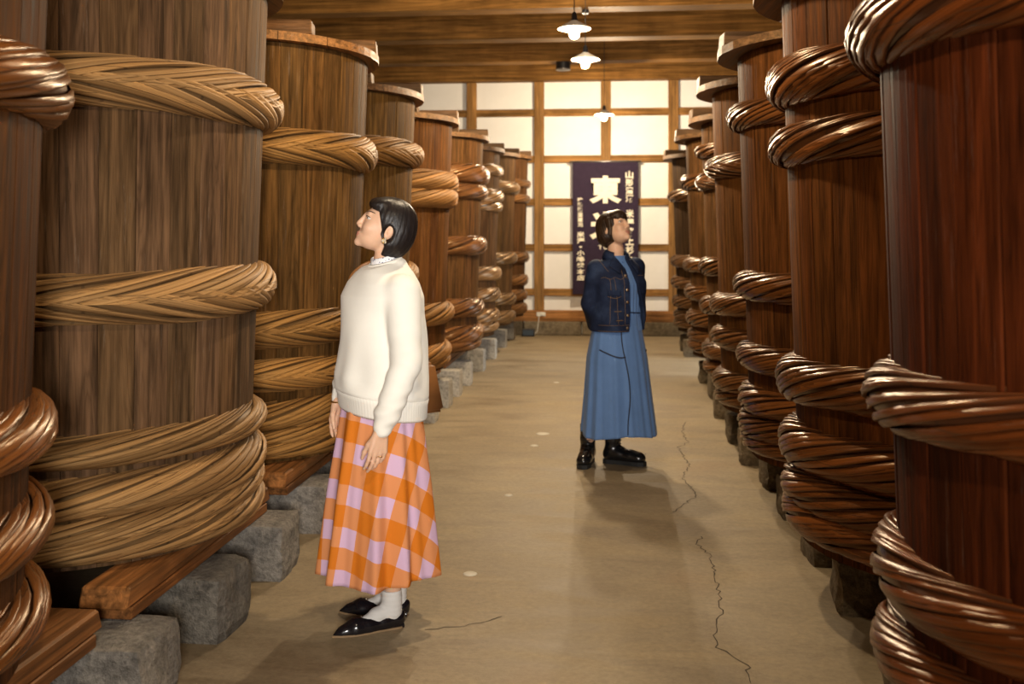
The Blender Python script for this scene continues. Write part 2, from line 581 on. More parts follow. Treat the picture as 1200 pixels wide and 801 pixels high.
def lid_parts(parent, R, col, rnd):
    """plank lid with three battens; origin at the underside"""
    nb = 7
    w = 2 * R / nb
    t = .046
    key = round(R, 3)
    if key not in LIDM:
        boards = []
        for i in range(nb):
            x0, x1 = -R + i * w + .0015, -R + (i + 1) * w - .0015
            xs = [x0 + (x1 - x0) * k / 8 for k in range(9)]
            top, bot = [], []
            pts = [(x, math.sqrt(max(R * R - x * x, 1e-6))) for x in xs]
            ring = [(x, y) for x, y in pts] + [(x, -y) for x, y in reversed(pts)]
            ring = [q for k, q in enumerate(ring) if k == 0 or (Vector(q) - Vector(ring[k - 1])).length > 1e-4]
            n = len(ring)
            verts = [(x, y, 0.004) for x, y in ring] + [(x * 1.0, y * 1.0, t) for x, y in ring]
            faces = [tuple(range(n - 1, -1, -1)), tuple(range(n, 2 * n))] + [(k, (k + 1) % n, n + (k + 1) % n, n + k) for k in range(n)]
            boards.append(mesh_from('board', verts, faces))
        bats = []
        for yo in (-.52, 0.0, .52):
            hx = math.sqrt(R * R - (abs(yo) + .075) ** 2) - .004
            bm = bmesh.new(); bmesh.ops.create_cube(bm, size=1.0)
            for v in bm.verts:
                zz = v.co.z > 0
                sx = hx - (.004 if zz else 0)
                v.co = Vector((v.co.x * 2 * sx, v.co.y * .15, t + (.075 if zz else 0)))
            bmesh.ops.bevel(bm, geom=bm.edges[:], offset=.006, segments=1, affect='EDGES')
            bats.append((bm_mesh('batten', bm), yo))
        LIDM[key] = (boards, bats)
    boards, bats = LIDM[key]
    for m in boards:
        o = link('board', m, M['lid_y'], parent); o.color = (*col, 1)
    for m, yo in bats:
        o = link('batten', m, M['lid'], parent); o.location = (0, yo, 0)
        o.color = (col[0] * .62, col[1] * .66, col[2] * .8, 1)
LIDM = {}

ORD = ['first', 'second', 'third', 'fourth', 'fifth', 'sixth', 'seventh', 'eighth', 'ninth']
FACE_ROW = 'row the cream-sweater woman faces'
BACK_ROW = "row at cream-sweater woman's back"
GR_F = 'row that the woman in the cream sweater faces'
GR_B = 'row behind the back of the woman in the cream sweater'

STAVE = {}
def vat(X, Y, zb, zt, hoops, col, hcol, gloss, rs, idx, row, seed, lid_rot=0.0, lid_col=(.22, .115, .05), lidR=.765, lid_dx=0.0):
    rnd = random.Random(seed)
    H = zt - zb
    key = round(H, 3)
    if key not in STAVE: STAVE[key] = stave_mesh('stave', H)
    rt = empty('wooden_vat', (X, Y, zb))
    where = ('%s from the banner, ' % ORD[idx]) + (FACE_ROW if row == 'f' else BACK_ROW)
    tag(rt, ('brown' if row == 'f' else 'dark red-brown') + ' wooden vat, ' + where, 'vat', 'hooped vats in the ' + (GR_F if row == 'f' else GR_B))
    a0 = rnd.uniform(0, 6.28)
    for i in range(NST):
        s = link('stave', STAVE[key], None, rt)
        if not STAVE[key].materials: STAVE[key].materials.append(None)
        s.material_slots[0].link = 'OBJECT'
        s.material_slots[0].material = M['stave_dark'] if gloss else M['stave']
        s.rotation_euler = (0, 0, a0 + 2 * PI * i / NST)
        k = rnd.uniform(.92, 1.08)
        s.color = (col[0] * k, col[1] * k * rnd.uniform(.96, 1.03), col[2] * k * rnd.uniform(.9, 1.08), 1)
        s.scale = (rs * (1 + rnd.uniform(-.002, .002)),) * 2 + (1,)
    # head board at the bottom
    hb = link('bottom_board', lathe_mesh('bottom_board', [(.0001, .03), (R_BOT - .05, .03), (R_BOT - .05, .08), (.0001, .08)], 36, False), M['lid_y'], rt)
    hb.scale = (rs, rs, 1)
    hb.color = (*[c * .6 for c in col], 1)
    for (z, kind, sz) in hoops:
        z = max(z, zb + {'big': .118, 'mid': .102, 'small': .080}[sz])
        m = HOOPS[kind, sz][rnd.randrange(len(HOOPS[kind, sz]))]
        h = link('hoop', m, None, rt)
        if not m.materials: m.materials.append(None)
        h.material_slots[0].link = 'OBJECT'
        h.material_slots[0].material = M['bamboo_gloss'] if gloss else M['bamboo']
        fr = min(max((z - zb) / H, 0), 1)
        sc = rs * r_at(fr) / R_MID
        h.scale = (sc, sc, 1)
        h.location = (0, 0, z - zb)
        tl = .008 if z > zb + .2 else .0
        h.rotation_euler = (rnd.uniform(-tl, tl), rnd.uniform(-tl, tl), rnd.uniform(0, 6.28))
        k = rnd.uniform(.8, 1.15)
        h.color = (hcol[0] * k, hcol[1] * k, hcol[2] * k, 1)
    ld = empty('vat_lid', (X + lid_dx, Y, zt), lid_rot)
    tag(ld, 'round plank lid on the vat ' + where, 'lid', 'plank lids on the vats of the ' + (GR_F if row == 'f' else GR_B))
    lid_parts(ld, lidR, lid_col, rnd)
    ld.scale = (rs, rs, 1)
    return rt

T, B = 'twist', 'braid'
BG, MD, SM = 'big', 'mid', 'small'
ZL, ZR = .345, .285
brownL = (.185, .112, .062)
VATS_L = [  # X, Y, zt, hoops, stave colour, hoop colour, gloss
    (-2.115, 2.25, 2.40, [(1.83, T, BG), (.95, T, MD), (.69, T, MD), (.49, T, MD)], (0.07, 0.028, 0.01), (0.17, 0.06, 0.015), True),
    (-2.068, 3.80, 2.39, [(1.95, B, BG), (1.26, B, BG), (.735, T, SM), (.575, T, MD), (.485, T, SM), (.425, T, SM)], (0.112, 0.066, 0.034), (0.3037, 0.1705, 0.0677), False),
    (-2.034, 5.36, 2.38, [(1.88, B, BG), (1.00, B, BG), (.76, B, MD), (.57, T, MD), (.47, T, SM), (.40, T, SM)], (0.108, 0.055, 0.017), (0.2904, 0.1484, 0.0442), False),
    (-2.067, 6.90, 2.37, [(2.0, B, BG), (1.18, T, BG), (.80, T, MD), (.58, T, MD), (.43, T, MD)], (0.112, 0.058, 0.018), (0.2773, 0.1326, 0.0353), False),
    (-2.044, 8.43, 2.37, [(1.89, T, BG), (1.755, T, BG), (.82, T, BG), (.49, T, MD), (.40, T, SM)], (0.092, 0.038, 0.011), (0.264, 0.1263, 0.0383), False),
    (-1.972, 9.95, 2.37, [(2.03, T, BG), (1.87, T, MD), (1.36, T, BG), (.76, T, BG), (.51, T, BG), (.40, T, SM)], (0.1086, 0.0527, 0.0185), (0.1717, 0.0758, 0.0265), True),
    (-1.961, 11.39, 2.37, [(2.17, T, SM), (1.89, T, MD), (1.78, T, SM), (1.03, T, MD), (.80, T, MD), (.56, T, MD), (.45, T, SM)], (0.096, 0.048, 0.0198), (0.2376, 0.1263, 0.05), True),
    (-1.907, 12.76, 2.42, [(2.03, T, MD), (1.18, T, MD), (.67, T, MD), (.45, T, MD)], (0.0809, 0.0408, 0.0154), (0.1783, 0.0948, 0.0353), True),
    (-1.865, 14.12, 2.50, [(2.16, T, SM), (1.95, T, SM), (1.17, T, MD), (.84, T, MD), (.64, T, MD), (.45, T, MD)], (0.0758, 0.0383, 0.0154), (0.165, 0.0821, 0.0324), True),
]
RS_L = (1, 1, .985, .98, .965, .95, .875, .845, .84)
for i, (X, Y, zt, hp, c, hc, gl) in enumerate(VATS_L):
    vat(X + .70 * (1 - RS_L[i]), Y, ZL, zt, hp, c, hc, gl, RS_L[i], len(VATS_L) - 1 - i, 'f', 100 + i, (.05, .02, .16, .1, .06, .1, .2, .05, .1)[i], (.26, .12, .042) if i == 2 else (.16, .085, .04), lid_dx=.02)
VATS_R = [
    (1.348, 2.45, 2.42, [(1.93, T, BG), (1.07, T, MD), (.65, T, MD), (.46, T, MD)], (0.058, 0.013, 0.004), (0.125, 0.034, 0.008), True),
    (1.388, 4.05, 2.37, [(2.03, T, BG), (1.81, T, MD), (.90, T, BG), (.65, T, BG), (.49, T, MD), (.385, T, MD)], (0.105, 0.036, 0.009), (0.135, 0.045, 0.011), True),
    (1.403, 5.59, 2.40, [(2.09, T, MD), (1.19, T, MD), (.80, T, MD), (.59, T, MD), (.45, T, MD), (.355, T, SM)], (0.1, 0.038, 0.01), (0.135, 0.05, 0.014), True),
    (1.414, 7.11, 2.41, [(1.92, B, MD), (1.0, T, MD), (.77, T, MD), (.48, T, MD), (.355, T, SM)], (0.115, 0.048, 0.014), (0.15, 0.06, 0.018), True),
    (1.473, 8.66, 2.37, [(2.16, T, SM), (1.89, B, MD), (1.2, T, MD), (.88, T, MD), (.50, T, MD), (.37, T, SM)], (0.085, 0.042, 0.015), (0.14, 0.06, 0.02), True),
    (1.455, 10.2, 2.37, [(1.97, T, MD), (1.16, T, MD), (.9, T, MD), (.65, T, MD), (.48, T, SM), (.38, T, SM)], (0.1, 0.05, 0.018), (0.15, 0.066, 0.022), True),
    (1.474, 12.80, 2.38, [(1.94, T, MD), (1.16, T, MD), (.88, T, MD), (.65, T, MD), (.5, T, SM), (.38, T, SM)], (0.045, 0.026, 0.013), (0.14, 0.07, 0.028), True),
]
RS_R = (1, .975, .955, .975, .97, .98, 1)
for i, (X, Y, zt, hp, c, hc, gl) in enumerate(VATS_R):
    vat(X - .70 * (1 - RS_R[i]), Y, ZR, zt, hp, c, hc, gl, RS_R[i], len(VATS_R) - 1 - i, 'b', 200 + i, (.03, .08, .10, .05, .12, .04, .1)[i], (.14, .075, .035), lid_dx=-.07)

# ------------------------------------------------------------------ bearers and stone blocks
def rough_block(sx, sy, sz, seed, rough=.012):
    rnd = random.Random(seed)
    bm = bmesh.new(); bmesh.ops.create_cube(bm, size=1.0)
    bmesh.ops.subdivide_edges(bm, edges=bm.edges[:], cuts=5, use_grid_fill=True)
    from mathutils import noise as mn
    for v in bm.verts:
        p = v.co.copy()
        # round the corners
        q = Vector((p.x, p.y, p.z)) * 2
        m = max(abs(q.x), abs(q.y), abs(q.z))
        n_edge = sum(abs(abs(c) - 1) < 1e-4 for c in q)
        k = {1: 1.0, 2: .965, 3: .93}.get(n_edge, 1.0)
        p = Vector((p.x * sx * k, p.y * sy * k, p.z * sz * (k if p.z > 0 else 1.0)))
        d = mn.noise_vector(p * 9 + Vector((seed * 3.1, seed, 0))) * rough + mn.noise_vector(p * 24 + Vector((seed, 5, 9))) * rough * .5
        if p.z < -sz * .49: d.z = 0
        if p.z > sz * .47: d.z *= .25
        v.co = p + d + Vector((0, 0, sz / 2))
    return bm_mesh('stone_block', bm)

def bearer(row, idx, X, Y0, Y1, z0, z1, w, n):
    """timber bearer of two stacked planks under one vat"""
    rt = empty('timber_bearer', (X, (Y0 + Y1) / 2, z0))
    where = ('%s from the banner, ' % ORD[idx]) + (FACE_ROW if row == 'f' else BACK_ROW)
    side = 'aisle side' if abs(X) < 1.65 and not (row == 'b' and X > 1.3) else 'wall side'
    tag(rt, 'timber bearer under %s of ' % side + where.replace(' from the', ' vat from'), 'timber', 'bearers under the vats of the ' + (GR_F if row == 'f' else GR_B))
    L = (Y1 - Y0)
    h = z1 - z0
    bm = bmesh.new(); bmesh.ops.create_cube(bm, size=1.0)
    for v in bm.verts:
        top = v.co.z > 0
        v.co = Vector((v.co.x * w, v.co.y * (L - (.05 if top else 0)), h * .38 + (v.co.z + .5) * h * .62))
    bmesh.ops.bevel(bm, geom=bm.edges[:], offset=.008, segments=1, affect='EDGES')
    o = link('upper_timber', bm_mesh('upper_timber', bm), M['timber_y'], rt); o.color = (.21, .085, .026, 1)
    o = link('lower_plank', box_mesh('lower_plank', -w * .55, w * .5, -L * .47, L * .47, 0, h * .37, .004), M['timber_y'], rt); o.color = (.19, .075, .024, 1)
    return rt

SHL = .235
for i, (X, Y, *_r) in enumerate(VATS_L):
    if i > 0:
        bearer('f', len(VATS_L) - 1 - i, -1.585, Y - .74, Y + .62, SHL + .002, ZL, .16, i)
    bearer('f', len(VATS_L) - 1 - i, -2.45, Y - .70, Y + .62, SHL + .002, ZL, .16, i)
b = bearer('f', len(VATS_L) - 1, -1.60, 1.55, 2.93, SHL + .002, ZL, .18, 0)
STONES_L = [(3.02, 0, .36, .30), (3.66, 0, .42, .30), (4.30, 0, .40, .28), (5.0, 0, .4, .28), (5.75, 0, .4, .26), (6.5, 0, .4, .26), (7.25, 0, .38, .26),
            (7.92, 1, .30, .2), (8.62, 1, .3, .2), (9.22, 1, .3, .2), (9.90, 1, .3, .2), (10.95, 1, .3, .22), (12.05, 1, .3, .2), (13.25, 1, .3, .2), (14.4, 1, .3, .2), (2.1, 0, .36, .3)]
def end_of(y, yc):
    return 'banner end' if y > yc + .2 else ('front end' if y < yc - .2 else 'middle')
def nearest(vs_, y):
    return min(range(len(vs_)), key=lambda k: abs(vs_[k][1] - y))
for k, (y, pale, sx, sy) in enumerate(STONES_L):
    i = nearest(VATS_L, y)
    o = link('stone_block', rough_block(sx, sy, SHL - .001, 20 + k, .012 if not pale else .004), M['stone_pale'] if pale else M['stone_l'])
    o.location = (-1.37 - sx / 2 + (0.02 if pale else 0), y, 0)
    o.rotation_euler = (0, 0, random.Random(k).uniform(-.06, .06))
    tag(o, ('pale block' if pale else 'grey stone') + ' under %s of %s vat from banner, %s' % (end_of(y, VATS_L[i][1]), ORD[len(VATS_L) - 1 - i], FACE_ROW), 'stone block', 'stone blocks under the ' + GR_F)
SHR = .205
for i, (X, Y, *_r) in enumerate(VATS_R):
    bearer('b', len(VATS_R) - 1 - i, 1.10, Y - .66, Y + .66, SHR + .002, ZR, .15, i)
    bearer('b', len(VATS_R) - 1 - i, 1.75, Y - .66, Y + .66, SHR + .002, ZR, .15, i)
STONES_R = [(3.3, .34, .3), (4.12, .36, .24), (4.72, .3, .26), (5.43, .32, .22), (6.05, .3, .24), (6.68, .32, .24), (7.34, .34, .22), (8.32, .3, .24), (9.3, .3, .26), (10.3, .3, .26), (12.5, .3, .24), (13.1, .3, .24)]
for k, (y, sx, sy) in enumerate(STONES_R):
    i = nearest(VATS_R, y)
    o = link('stone_block', rough_block(sx, sy, SHR - .001, 60 + k, .016), M['stone_r'])
    o.location = (.87 + sx / 2 - (.05 if 6.3 < y < 9 else 0), y, 0)
    o.rotation_euler = (0, 0, random.Random(k + 50).uniform(-.08, .08))
    tag(o, 'brown stone under %s of %s vat from banner, %s' % (end_of(y, VATS_R[i][1]), ORD[len(VATS_R) - 1 - i], BACK_ROW), 'stone block', 'stone blocks under the ' + GR_B)
# ------------------------------------------------------------------ pendant lamps
def emissive(name, col, st):
    m = bpy.data.materials.new(name); m.use_nodes = True
    b = m.node_tree.nodes['Principled BSDF']
    b.inputs['Base Color'].default_value = (*col, 1)
    b.inputs['Emission Color'].default_value = (*col, 1)
    b.inputs['Emission Strength'].default_value = st
    return m
M['bulb'] = emissive('warm_bulb', (1.0, .74, .42), 45)
M['enamel'] = plain('white_enamel', (.8, .78, .72), .3)
LAMP_POWER = 165
def pendant(x, y, z, label, power=LAMP_POWER):
    rt = empty('pendant_lamp', (x, y, z))
    tag(rt, label, 'lamp', 'pendant lamps over the aisle')
    link('cord', tube_mesh('cord', [(0, 0, .09), (0, 0, ZC - .021 - z)], .004, 6), M['black'], rt)
    link('socket', lathe_mesh('socket', [(.0001, .12), (.012, .118), (.02, .10), (.024, .05), (.03, .045), (.03, .02)], 16), M['black'], rt)
    sh = lathe_mesh('shade', [(.028, .055), (.034, .05), (.06, .035), (.118, .002), (.125, -.006), (.122, -.008), (.058, .03), (.028, .047), (.028, .055)], 32)
    link('shade', sh, M['enamel'], rt)
    link('bulb', lathe_mesh('bulb', [(.013, .03), (.018, .01), (.034, -.02), (.040, -.04), (.034, -.064), (.018, -.078), (.0001, -.082)], 20), M['bulb'], rt)
    l = bpy.data.lights.new('bulb_light', 'POINT'); l.energy = power; l.color = (1.0, .80, .55); l.shadow_soft_size = .05
    lo = bpy.data.objects.new('bulb_light', l); COL.objects.link(lo); lo.parent = rt; lo.location = (0, 0, -.13)
for k, (u, v, z) in enumerate(((673, 33, 3.0), (686, 69, 3.0), (708, 134, 3.0))):
    d = (z - CAM_H) * F_PX / (V0 - v); r = d * (u - 600) / F_PX
    lab = ('pendant lamp with white enamel shade on a dark cord, third lit lamp from banner wall',
           'pendant lamp with white enamel shade, second lit lamp from the banner wall',
           'pendant lamp with white enamel shade right in front of the white banner wall')[k]
    pendant(r * CS - d * SN, r * SN + d * CS, z, lab, LAMP_POWER * (1, 1, 1.5)[k])
for k, y in enumerate((4.3, 1.2)):
    pendant(-.25, y, 3.0, 'pendant lamp with white enamel shade over the aisle, %s lit lamp from banner wall' % ('fourth', 'fifth')[k], LAMP_POWER * (.7, .5)[k])

# small fittings under the joists
def spot(u, v, Y, s, name, label, cat):
    p = on_plane(u, v, Y)
    rt = empty(name, (p.x, p.y, 3.71))
    tag(rt, label, cat)
    link('housing', lathe_mesh('housing', [(.0001, 0), (s, 0), (s, -s * .9), (s * .9, -s), (.0001, -s)], 24, False), M['black'], rt)
    link('rim', lathe_mesh('rim', [(s * .7, -s), (s * .98, -s - .004), (s * 1.03, -s * .92), (s, -s * .85)], 24), M['metal'], rt)
spot(660, 76, 13.38, .095, 'ceiling_sensor', 'short dark cylindrical fitting under a ceiling joist beside the second lamp', 'fitting')
spot(686, 12, 10.28, .035, 'ceiling_sensor', 'tiny metal fitting under a ceiling joist just above the third lamp', 'fitting')

# ------------------------------------------------------------------ banner
M['banner'] = plain('navy_cloth', (.028, .017, .035), .85, 0, .2)
M['banner_print'] = plain('cream_print', (.86, .80, .64), .8, 0, .2, .04)
YBN = 14.86
p00 = on_plane(671, 190, YBN); p11 = on_plane(748, 345, YBN)
bn = empty('banner', ((p00.x + p11.x) / 2, YBN, p11.z))
tag(bn, 'long navy cloth banner with large white characters hanging on the plaster wall', 'banner')
bw, bh = p11.x - p00.x, p00.z - p11.z
nx, nz = 24, 40
verts, faces = [], []
for side in (0, 1):
    for j in range(nz + 1):
        for i in range(nx + 1):
            x = -bw / 2 + bw * i / nx; z = bh * j / nz
            y = .006 * math.sin(i * .55) * (1 - j / nz) + (.0025 if side else -.0025)
            verts.append((x, y, z))
N1 = (nx + 1) * (nz + 1)
for j in range(nz):
    for i in range(nx):
        a = j * (nx + 1) + i
        faces.append((a, a + 1, a + nx + 2, a + nx + 1))
        faces.append((N1 + a, N1 + a + nx + 1, N1 + a + nx + 2, N1 + a + 1))
link('cloth', mesh_from('cloth', verts, faces, True), M['banner'], bn)
link('hanging_rod', tube_mesh('hanging_rod', [(-bw / 2 - .04, 0.004, bh + .008), (bw / 2 + .04, .004, bh + .008)], .014, 10), M['timber_rod'] if 'timber_rod' in M else M['metal'], bn)
def glyph(txt, cx, cz, w, h, weight=.02):
    """one printed character, scaled into a box on the cloth"""
    cu = bpy.data.curves.new('printed_character', 'FONT')
    cu.body = txt; cu.size = 1.0; cu.offset = weight; cu.extrude = .002; cu.resolution_u = 3
    o = bpy.data.objects.new('printed_character', cu); COL.objects.link(o)
    dg = bpy.context.evaluated_depsgraph_get()
    me = bpy.data.meshes.new_from_object(o.evaluated_get(dg))
    bpy.data.objects.remove(o)
    n = len(me.vertices)
    if n == 0: return None
    co = np.zeros(n * 3, dtype=np.float32); me.vertices.foreach_get('co', co); co = co.reshape(-1, 3)
    mn_, mx_ = co.min(0), co.max(0)
    new = np.zeros_like(co)
    new[:, 0] = (co[:, 0] - (mn_[0] + mx_[0]) / 2) / (mx_[0] - mn_[0]) * w
    new[:, 2] = (co[:, 1] - (mn_[1] + mx_[1]) / 2) / (mx_[1] - mn_[1]) * h
    new[:, 1] = -.011 - co[:, 2] * .5
    me.vertices.foreach_set('co', new.ravel()); me.update()
    me.materials.clear()
    o = link('printed_character', me, M['banner_print'], bn)
    o.location = (cx, 0, cz)
    return o
def bpx(u, v):
    p = on_plane(u, v, YBN)
    return p.x - bn.location.x, p.z - bn.location.z
def col_text(txt, u, v0_, v1_, wpx, weight=.035):
    n = len(txt); step = (v1_ - v0_) / n
    s = 15.0 / 1200 * .995
    for k, ch in enumerate(txt):
        if ch == ' ': continue
        x, z = bpx(u, v0_ + step * (k + .5))
        hh = step * .92 * (.35 if ch == '・' else 1.0)
        glyph(ch, x, z, wpx * s * (.35 if ch == '・' else 1.0), hh * s, weight)
s_ = 15.0 / 1200 * .995
x, z = bpx(709.5, 222); glyph('東', x, z, 37 * s_, 32 * s_, .045)
x, z = bpx(709.5, 264); glyph('光', x, z, 37 * s_, 32 * s_, .05)
col_text('山形清酒', 737.5, 200, 237, 9)
col_text('米澤藩上杉家御用', 738, 245, 330, 9.5)
col_text('吟醸醸造蔵元', 680, 231, 266, 6)
col_text('米澤・小嶋総本店', 680.5, 271, 329, 9)
for k, ch in enumerate('TOKO'):
    x, z = bpx(704 + 6 * k - 0.5, 289.5); glyph(ch, x, z, 4.6 * s_, 4.6 * s_, .02)

# small things by the end wall
p = on_plane(619.5, 391, 14.78)
rt = empty('black_box', (p.x, 14.74, 0.0)); tag(rt, 'small black plastic box on the floor against the stone footing', 'box')
link('case', box_mesh('case', -.09, .09, -.06, .06, 0, .105, .012, 2), M['black'], rt)
M['screen'] = plain('blue_grey_panel', (.02, .035, .05), .3)
link('panel', box_mesh('panel', -.075, .075, -.064, -.06, .02, .09, .002), M['screen'], rt)
p = on_plane(634, 368, 14.9)
rt = empty('wall_socket', (p.x, 14.918, p.z)); tag(rt, 'white power socket with a thin cord on the brown sill beam', 'socket')
link('plate', box_mesh('plate', -.065, .065, -.012, 0.001, -.03, .03, .004), M['white_plastic'], rt)
link('plug', box_mesh('plug', .005, .045, -.04, -.012, -.02, .02, .004), M['white_plastic'], rt)
link('cord', tube_mesh('cord', [(-.03, -.016, -.02), (-.035, -.05, -.12), (-.05, -.10, -.24), (-.09, -.12, p.z * -1 + .02), (-.12, -.14, -p.z + .008)], .005, 6), M['white_plastic'], rt)
# ------------------------------------------------------------------ people: signed-distance modelling
class Field:
    """grid of signed distances; primitives are blended into it, then skinned with surface nets"""
    def __init__(self, lo, hi, h):
        self.lo = np.array(lo, dtype=np.float64); self.h = h
        self.n = np.ceil((np.array(hi) - self.lo) / h).astype(int) + 1
        self.F = np.full(tuple(self.n), 1.0, dtype=np.float32)
    def block(self, lo, hi, pad):
        a = np.maximum(np.floor((np.array(lo) - pad - self.lo) / self.h).astype(int), 0)
        b = np.minimum(np.ceil((np.array(hi) + pad - self.lo) / self.h).astype(int) + 1, self.n)
        if np.any(b <= a): return None
        ax = [np.arange(a[i], b[i]) * self.h + self.lo[i] for i in range(3)]
        P = np.meshgrid(*ax, indexing='ij')
        sl = tuple(slice(a[i], b[i]) for i in range(3))
        return sl, P
    def put(self, d, sl, k, mode):
        A = self.F[sl]
        d = d.astype(np.float32)
        if mode == 'add':
            if k > 0:
                hh = np.maximum(k - np.abs(A - d), 0) / k
                self.F[sl] = np.minimum(A, d) - hh * hh * k * .25
            else: self.F[sl] = np.minimum(A, d)
        elif mode == 'sub':
            d = -d
            if k > 0:
                hh = np.maximum(k - np.abs(A - d), 0) / k
                self.F[sl] = np.maximum(A, d) + hh * hh * k * .25
            else: self.F[sl] = np.maximum(A, d)
    def cone(self, a, b, r1, r2, k=.01, mode='add'):
        a = np.array(a, float); b = np.array(b, float); R = max(r1, r2)
        bl = self.block(np.minimum(a, b), np.maximum(a, b), R + k + 3 * self.h)
        if bl is None: return
        sl, P = bl
        ab = b - a; L2 = float(ab @ ab) + 1e-12
        t = np.clip(sum((P[i] - a[i]) * ab[i] for i in range(3)) / L2, 0, 1)
        d = np.sqrt(sum((P[i] - a[i] - t * ab[i]) ** 2 for i in range(3))) - (r1 + (r2 - r1) * t)
        self.put(d, sl, k, mode)
    def chain(self, pts, rads, k=.01):
        for i in range(len(pts) - 1): self.cone(pts[i], pts[i + 1], rads[i], rads[i + 1], k)
    def ell(self, c, r, k=.01, mode='add', rot=None):
        c = np.array(c, float); r = np.array(r, float); R = r.max()
        bl = self.block(c - R, c + R, k + 3 * self.h)
        if bl is None: return
        sl, P = bl
        Q = [P[i] - c[i] for i in range(3)]
        if rot is not None:
            m = np.array(rot.transposed())
            Q = [m[i][0] * Q[0] + m[i][1] * Q[1] + m[i][2] * Q[2] for i in range(3)]
        k0 = np.sqrt(sum((Q[i] / r[i]) ** 2 for i in range(3)))
        k1 = np.sqrt(sum((Q[i] / r[i] ** 2) ** 2 for i in range(3))) + 1e-9
        d = k0 * (k0 - 1) / k1
        self.put(d, sl, k, mode)
    def loft(self, secs, k=.02, power=2.3, warp=None):
        """vertical stack of superellipse sections (z, cx, cy, rx, ry)"""
        S = np.array(secs, float)
        S = S[np.argsort(S[:, 0])]
        lo = (S[:, 1] - S[:, 3]).min(), (S[:, 2] - S[:, 4]).min(), S[0, 0]
        hi = (S[:, 1] + S[:, 3]).max(), (S[:, 2] + S[:, 4]).max(), S[-1, 0]
        sl, P = self.block(lo, hi, .05)
        z = P[2][0, 0, :]
        f = [np.interp(z, S[:, 0], S[:, i]) for i in range(1, 5)]
        # smooth the section profile a little
        X = (P[0] - f[0]); Y = (P[1] - f[1])
        q = (np.abs(X / f[2]) ** power + np.abs(Y / f[3]) ** power + 1e-9) ** (1 / power)
        d = (q - 1) * np.minimum(f[2], f[3])
        if warp is not None: d = d + warp(P[0], P[1], P[2])
        d = np.maximum(d, np.maximum(S[0, 0] - P[2], P[2] - S[-1, 0]))
        self.put(d, sl, k, 'add')
    def cut(self, fn):
        sl, P = self.block(self.lo, self.lo + self.n * self.h, 0)
        self.F = np.maximum(self.F, fn(*P).astype(np.float32))
    def mesh(self, name, smooth_it=1):
        F = self.F
        F[0], F[-1] = 1, 1; F[:, 0], F[:, -1] = 1, 1; F[:, :, 0], F[:, :, -1] = 1, 1
        ins = F < 0
        nx, ny, nz = F.shape
        cnt = np.zeros((nx - 1, ny - 1, nz - 1), dtype=np.int8)
        offs = [(i, j, k) for i in (0, 1) for j in (0, 1) for k in (0, 1)]
        for (i, j, k) in offs:
            cnt += ins[i:nx - 1 + i, j:ny - 1 + j, k:nz - 1 + k]
        act = (cnt > 0) & (cnt < 8)
        ids = np.argwhere(act)
        index = np.full(act.shape, -1, dtype=np.int32)
        index[tuple(ids.T)] = np.arange(len(ids))
        C = {o: F[ids[:, 0] + o[0], ids[:, 1] + o[1], ids[:, 2] + o[2]] for o in offs}
        acc = np.zeros((len(ids), 3)); w = np.zeros(len(ids))
        for a in offs:
            for ax in range(3):
                if a[ax] == 0:
                    b = list(a); b[ax] = 1; b = tuple(b)
                    fa, fb = C[a], C[b]
                    m = (fa < 0) != (fb < 0)
                    t = np.where(m, fa / np.where(m, fa - fb, 1), 0)
                    p = np.array(a, float)[None, :].repeat(len(ids), 0)
                    p[:, ax] += t
                    acc += p * m[:, None]; w += m
        V = (ids + acc / w[:, None]) * self.h + self.lo
        faces = []
        for ax in range(3):
            s0 = [slice(None)] * 3; s1 = [slice(None)] * 3
            s0[ax] = slice(0, -1); s1[ax] = slice(1, None)
            A = ins[tuple(s0)]; Bm = ins[tuple(s1)]
            e = np.argwhere(A != Bm)
            o1, o2 = [(1, 2), (2, 0), (0, 1)][ax]
            ok = (e[:, o1] > 0) & (e[:, o2] > 0)
            e = e[ok]
            q = []
            for d1, d2 in ((0, 0), (-1, 0), (-1, -1), (0, -1)):
                c = e.copy(); c[:, o1] += d1; c[:, o2] += d2
                c = np.minimum(c, np.array(index.shape) - 1)
                q.append(index[tuple(c.T)])
            q = np.stack(q, 1)
            flip = ~A[tuple(e.T)]
            q[flip] = q[flip][:, ::-1]
            faces.append(q)
        Q = np.concatenate(faces)
        Q = Q[(Q >= 0).all(1)]
        for _ in range(smooth_it):
            s = np.zeros_like(V); n = np.zeros(len(V))
            for i in range(4):
                a, b = Q[:, i], Q[:, (i + 1) % 4]
                np.add.at(s, a, V[b]); np.add.at(n, a, 1)
            V = V * .5 + (s / np.maximum(n, 1)[:, None]) * .5
        m = bpy.data.meshes.new(name)
        m.vertices.add(len(V)); m.vertices.foreach_set('co', V.astype(np.float32).ravel())
        m.loops.add(len(Q) * 4); m.loops.foreach_set('vertex_index', Q.astype(np.int32).ravel())
        m.polygons.add(len(Q)); m.polygons.foreach_set('loop_start', np.arange(0, len(Q) * 4, 4, dtype=np.int32))
        m.polygons.foreach_set('loop_total', np.full(len(Q), 4, dtype=np.int32))
        m.polygons.foreach_set('use_smooth', np.ones(len(Q), dtype=bool))
        m.update(calc_edges=True); m.validate()
        return m

def V3(*a): return np.array(a, float)

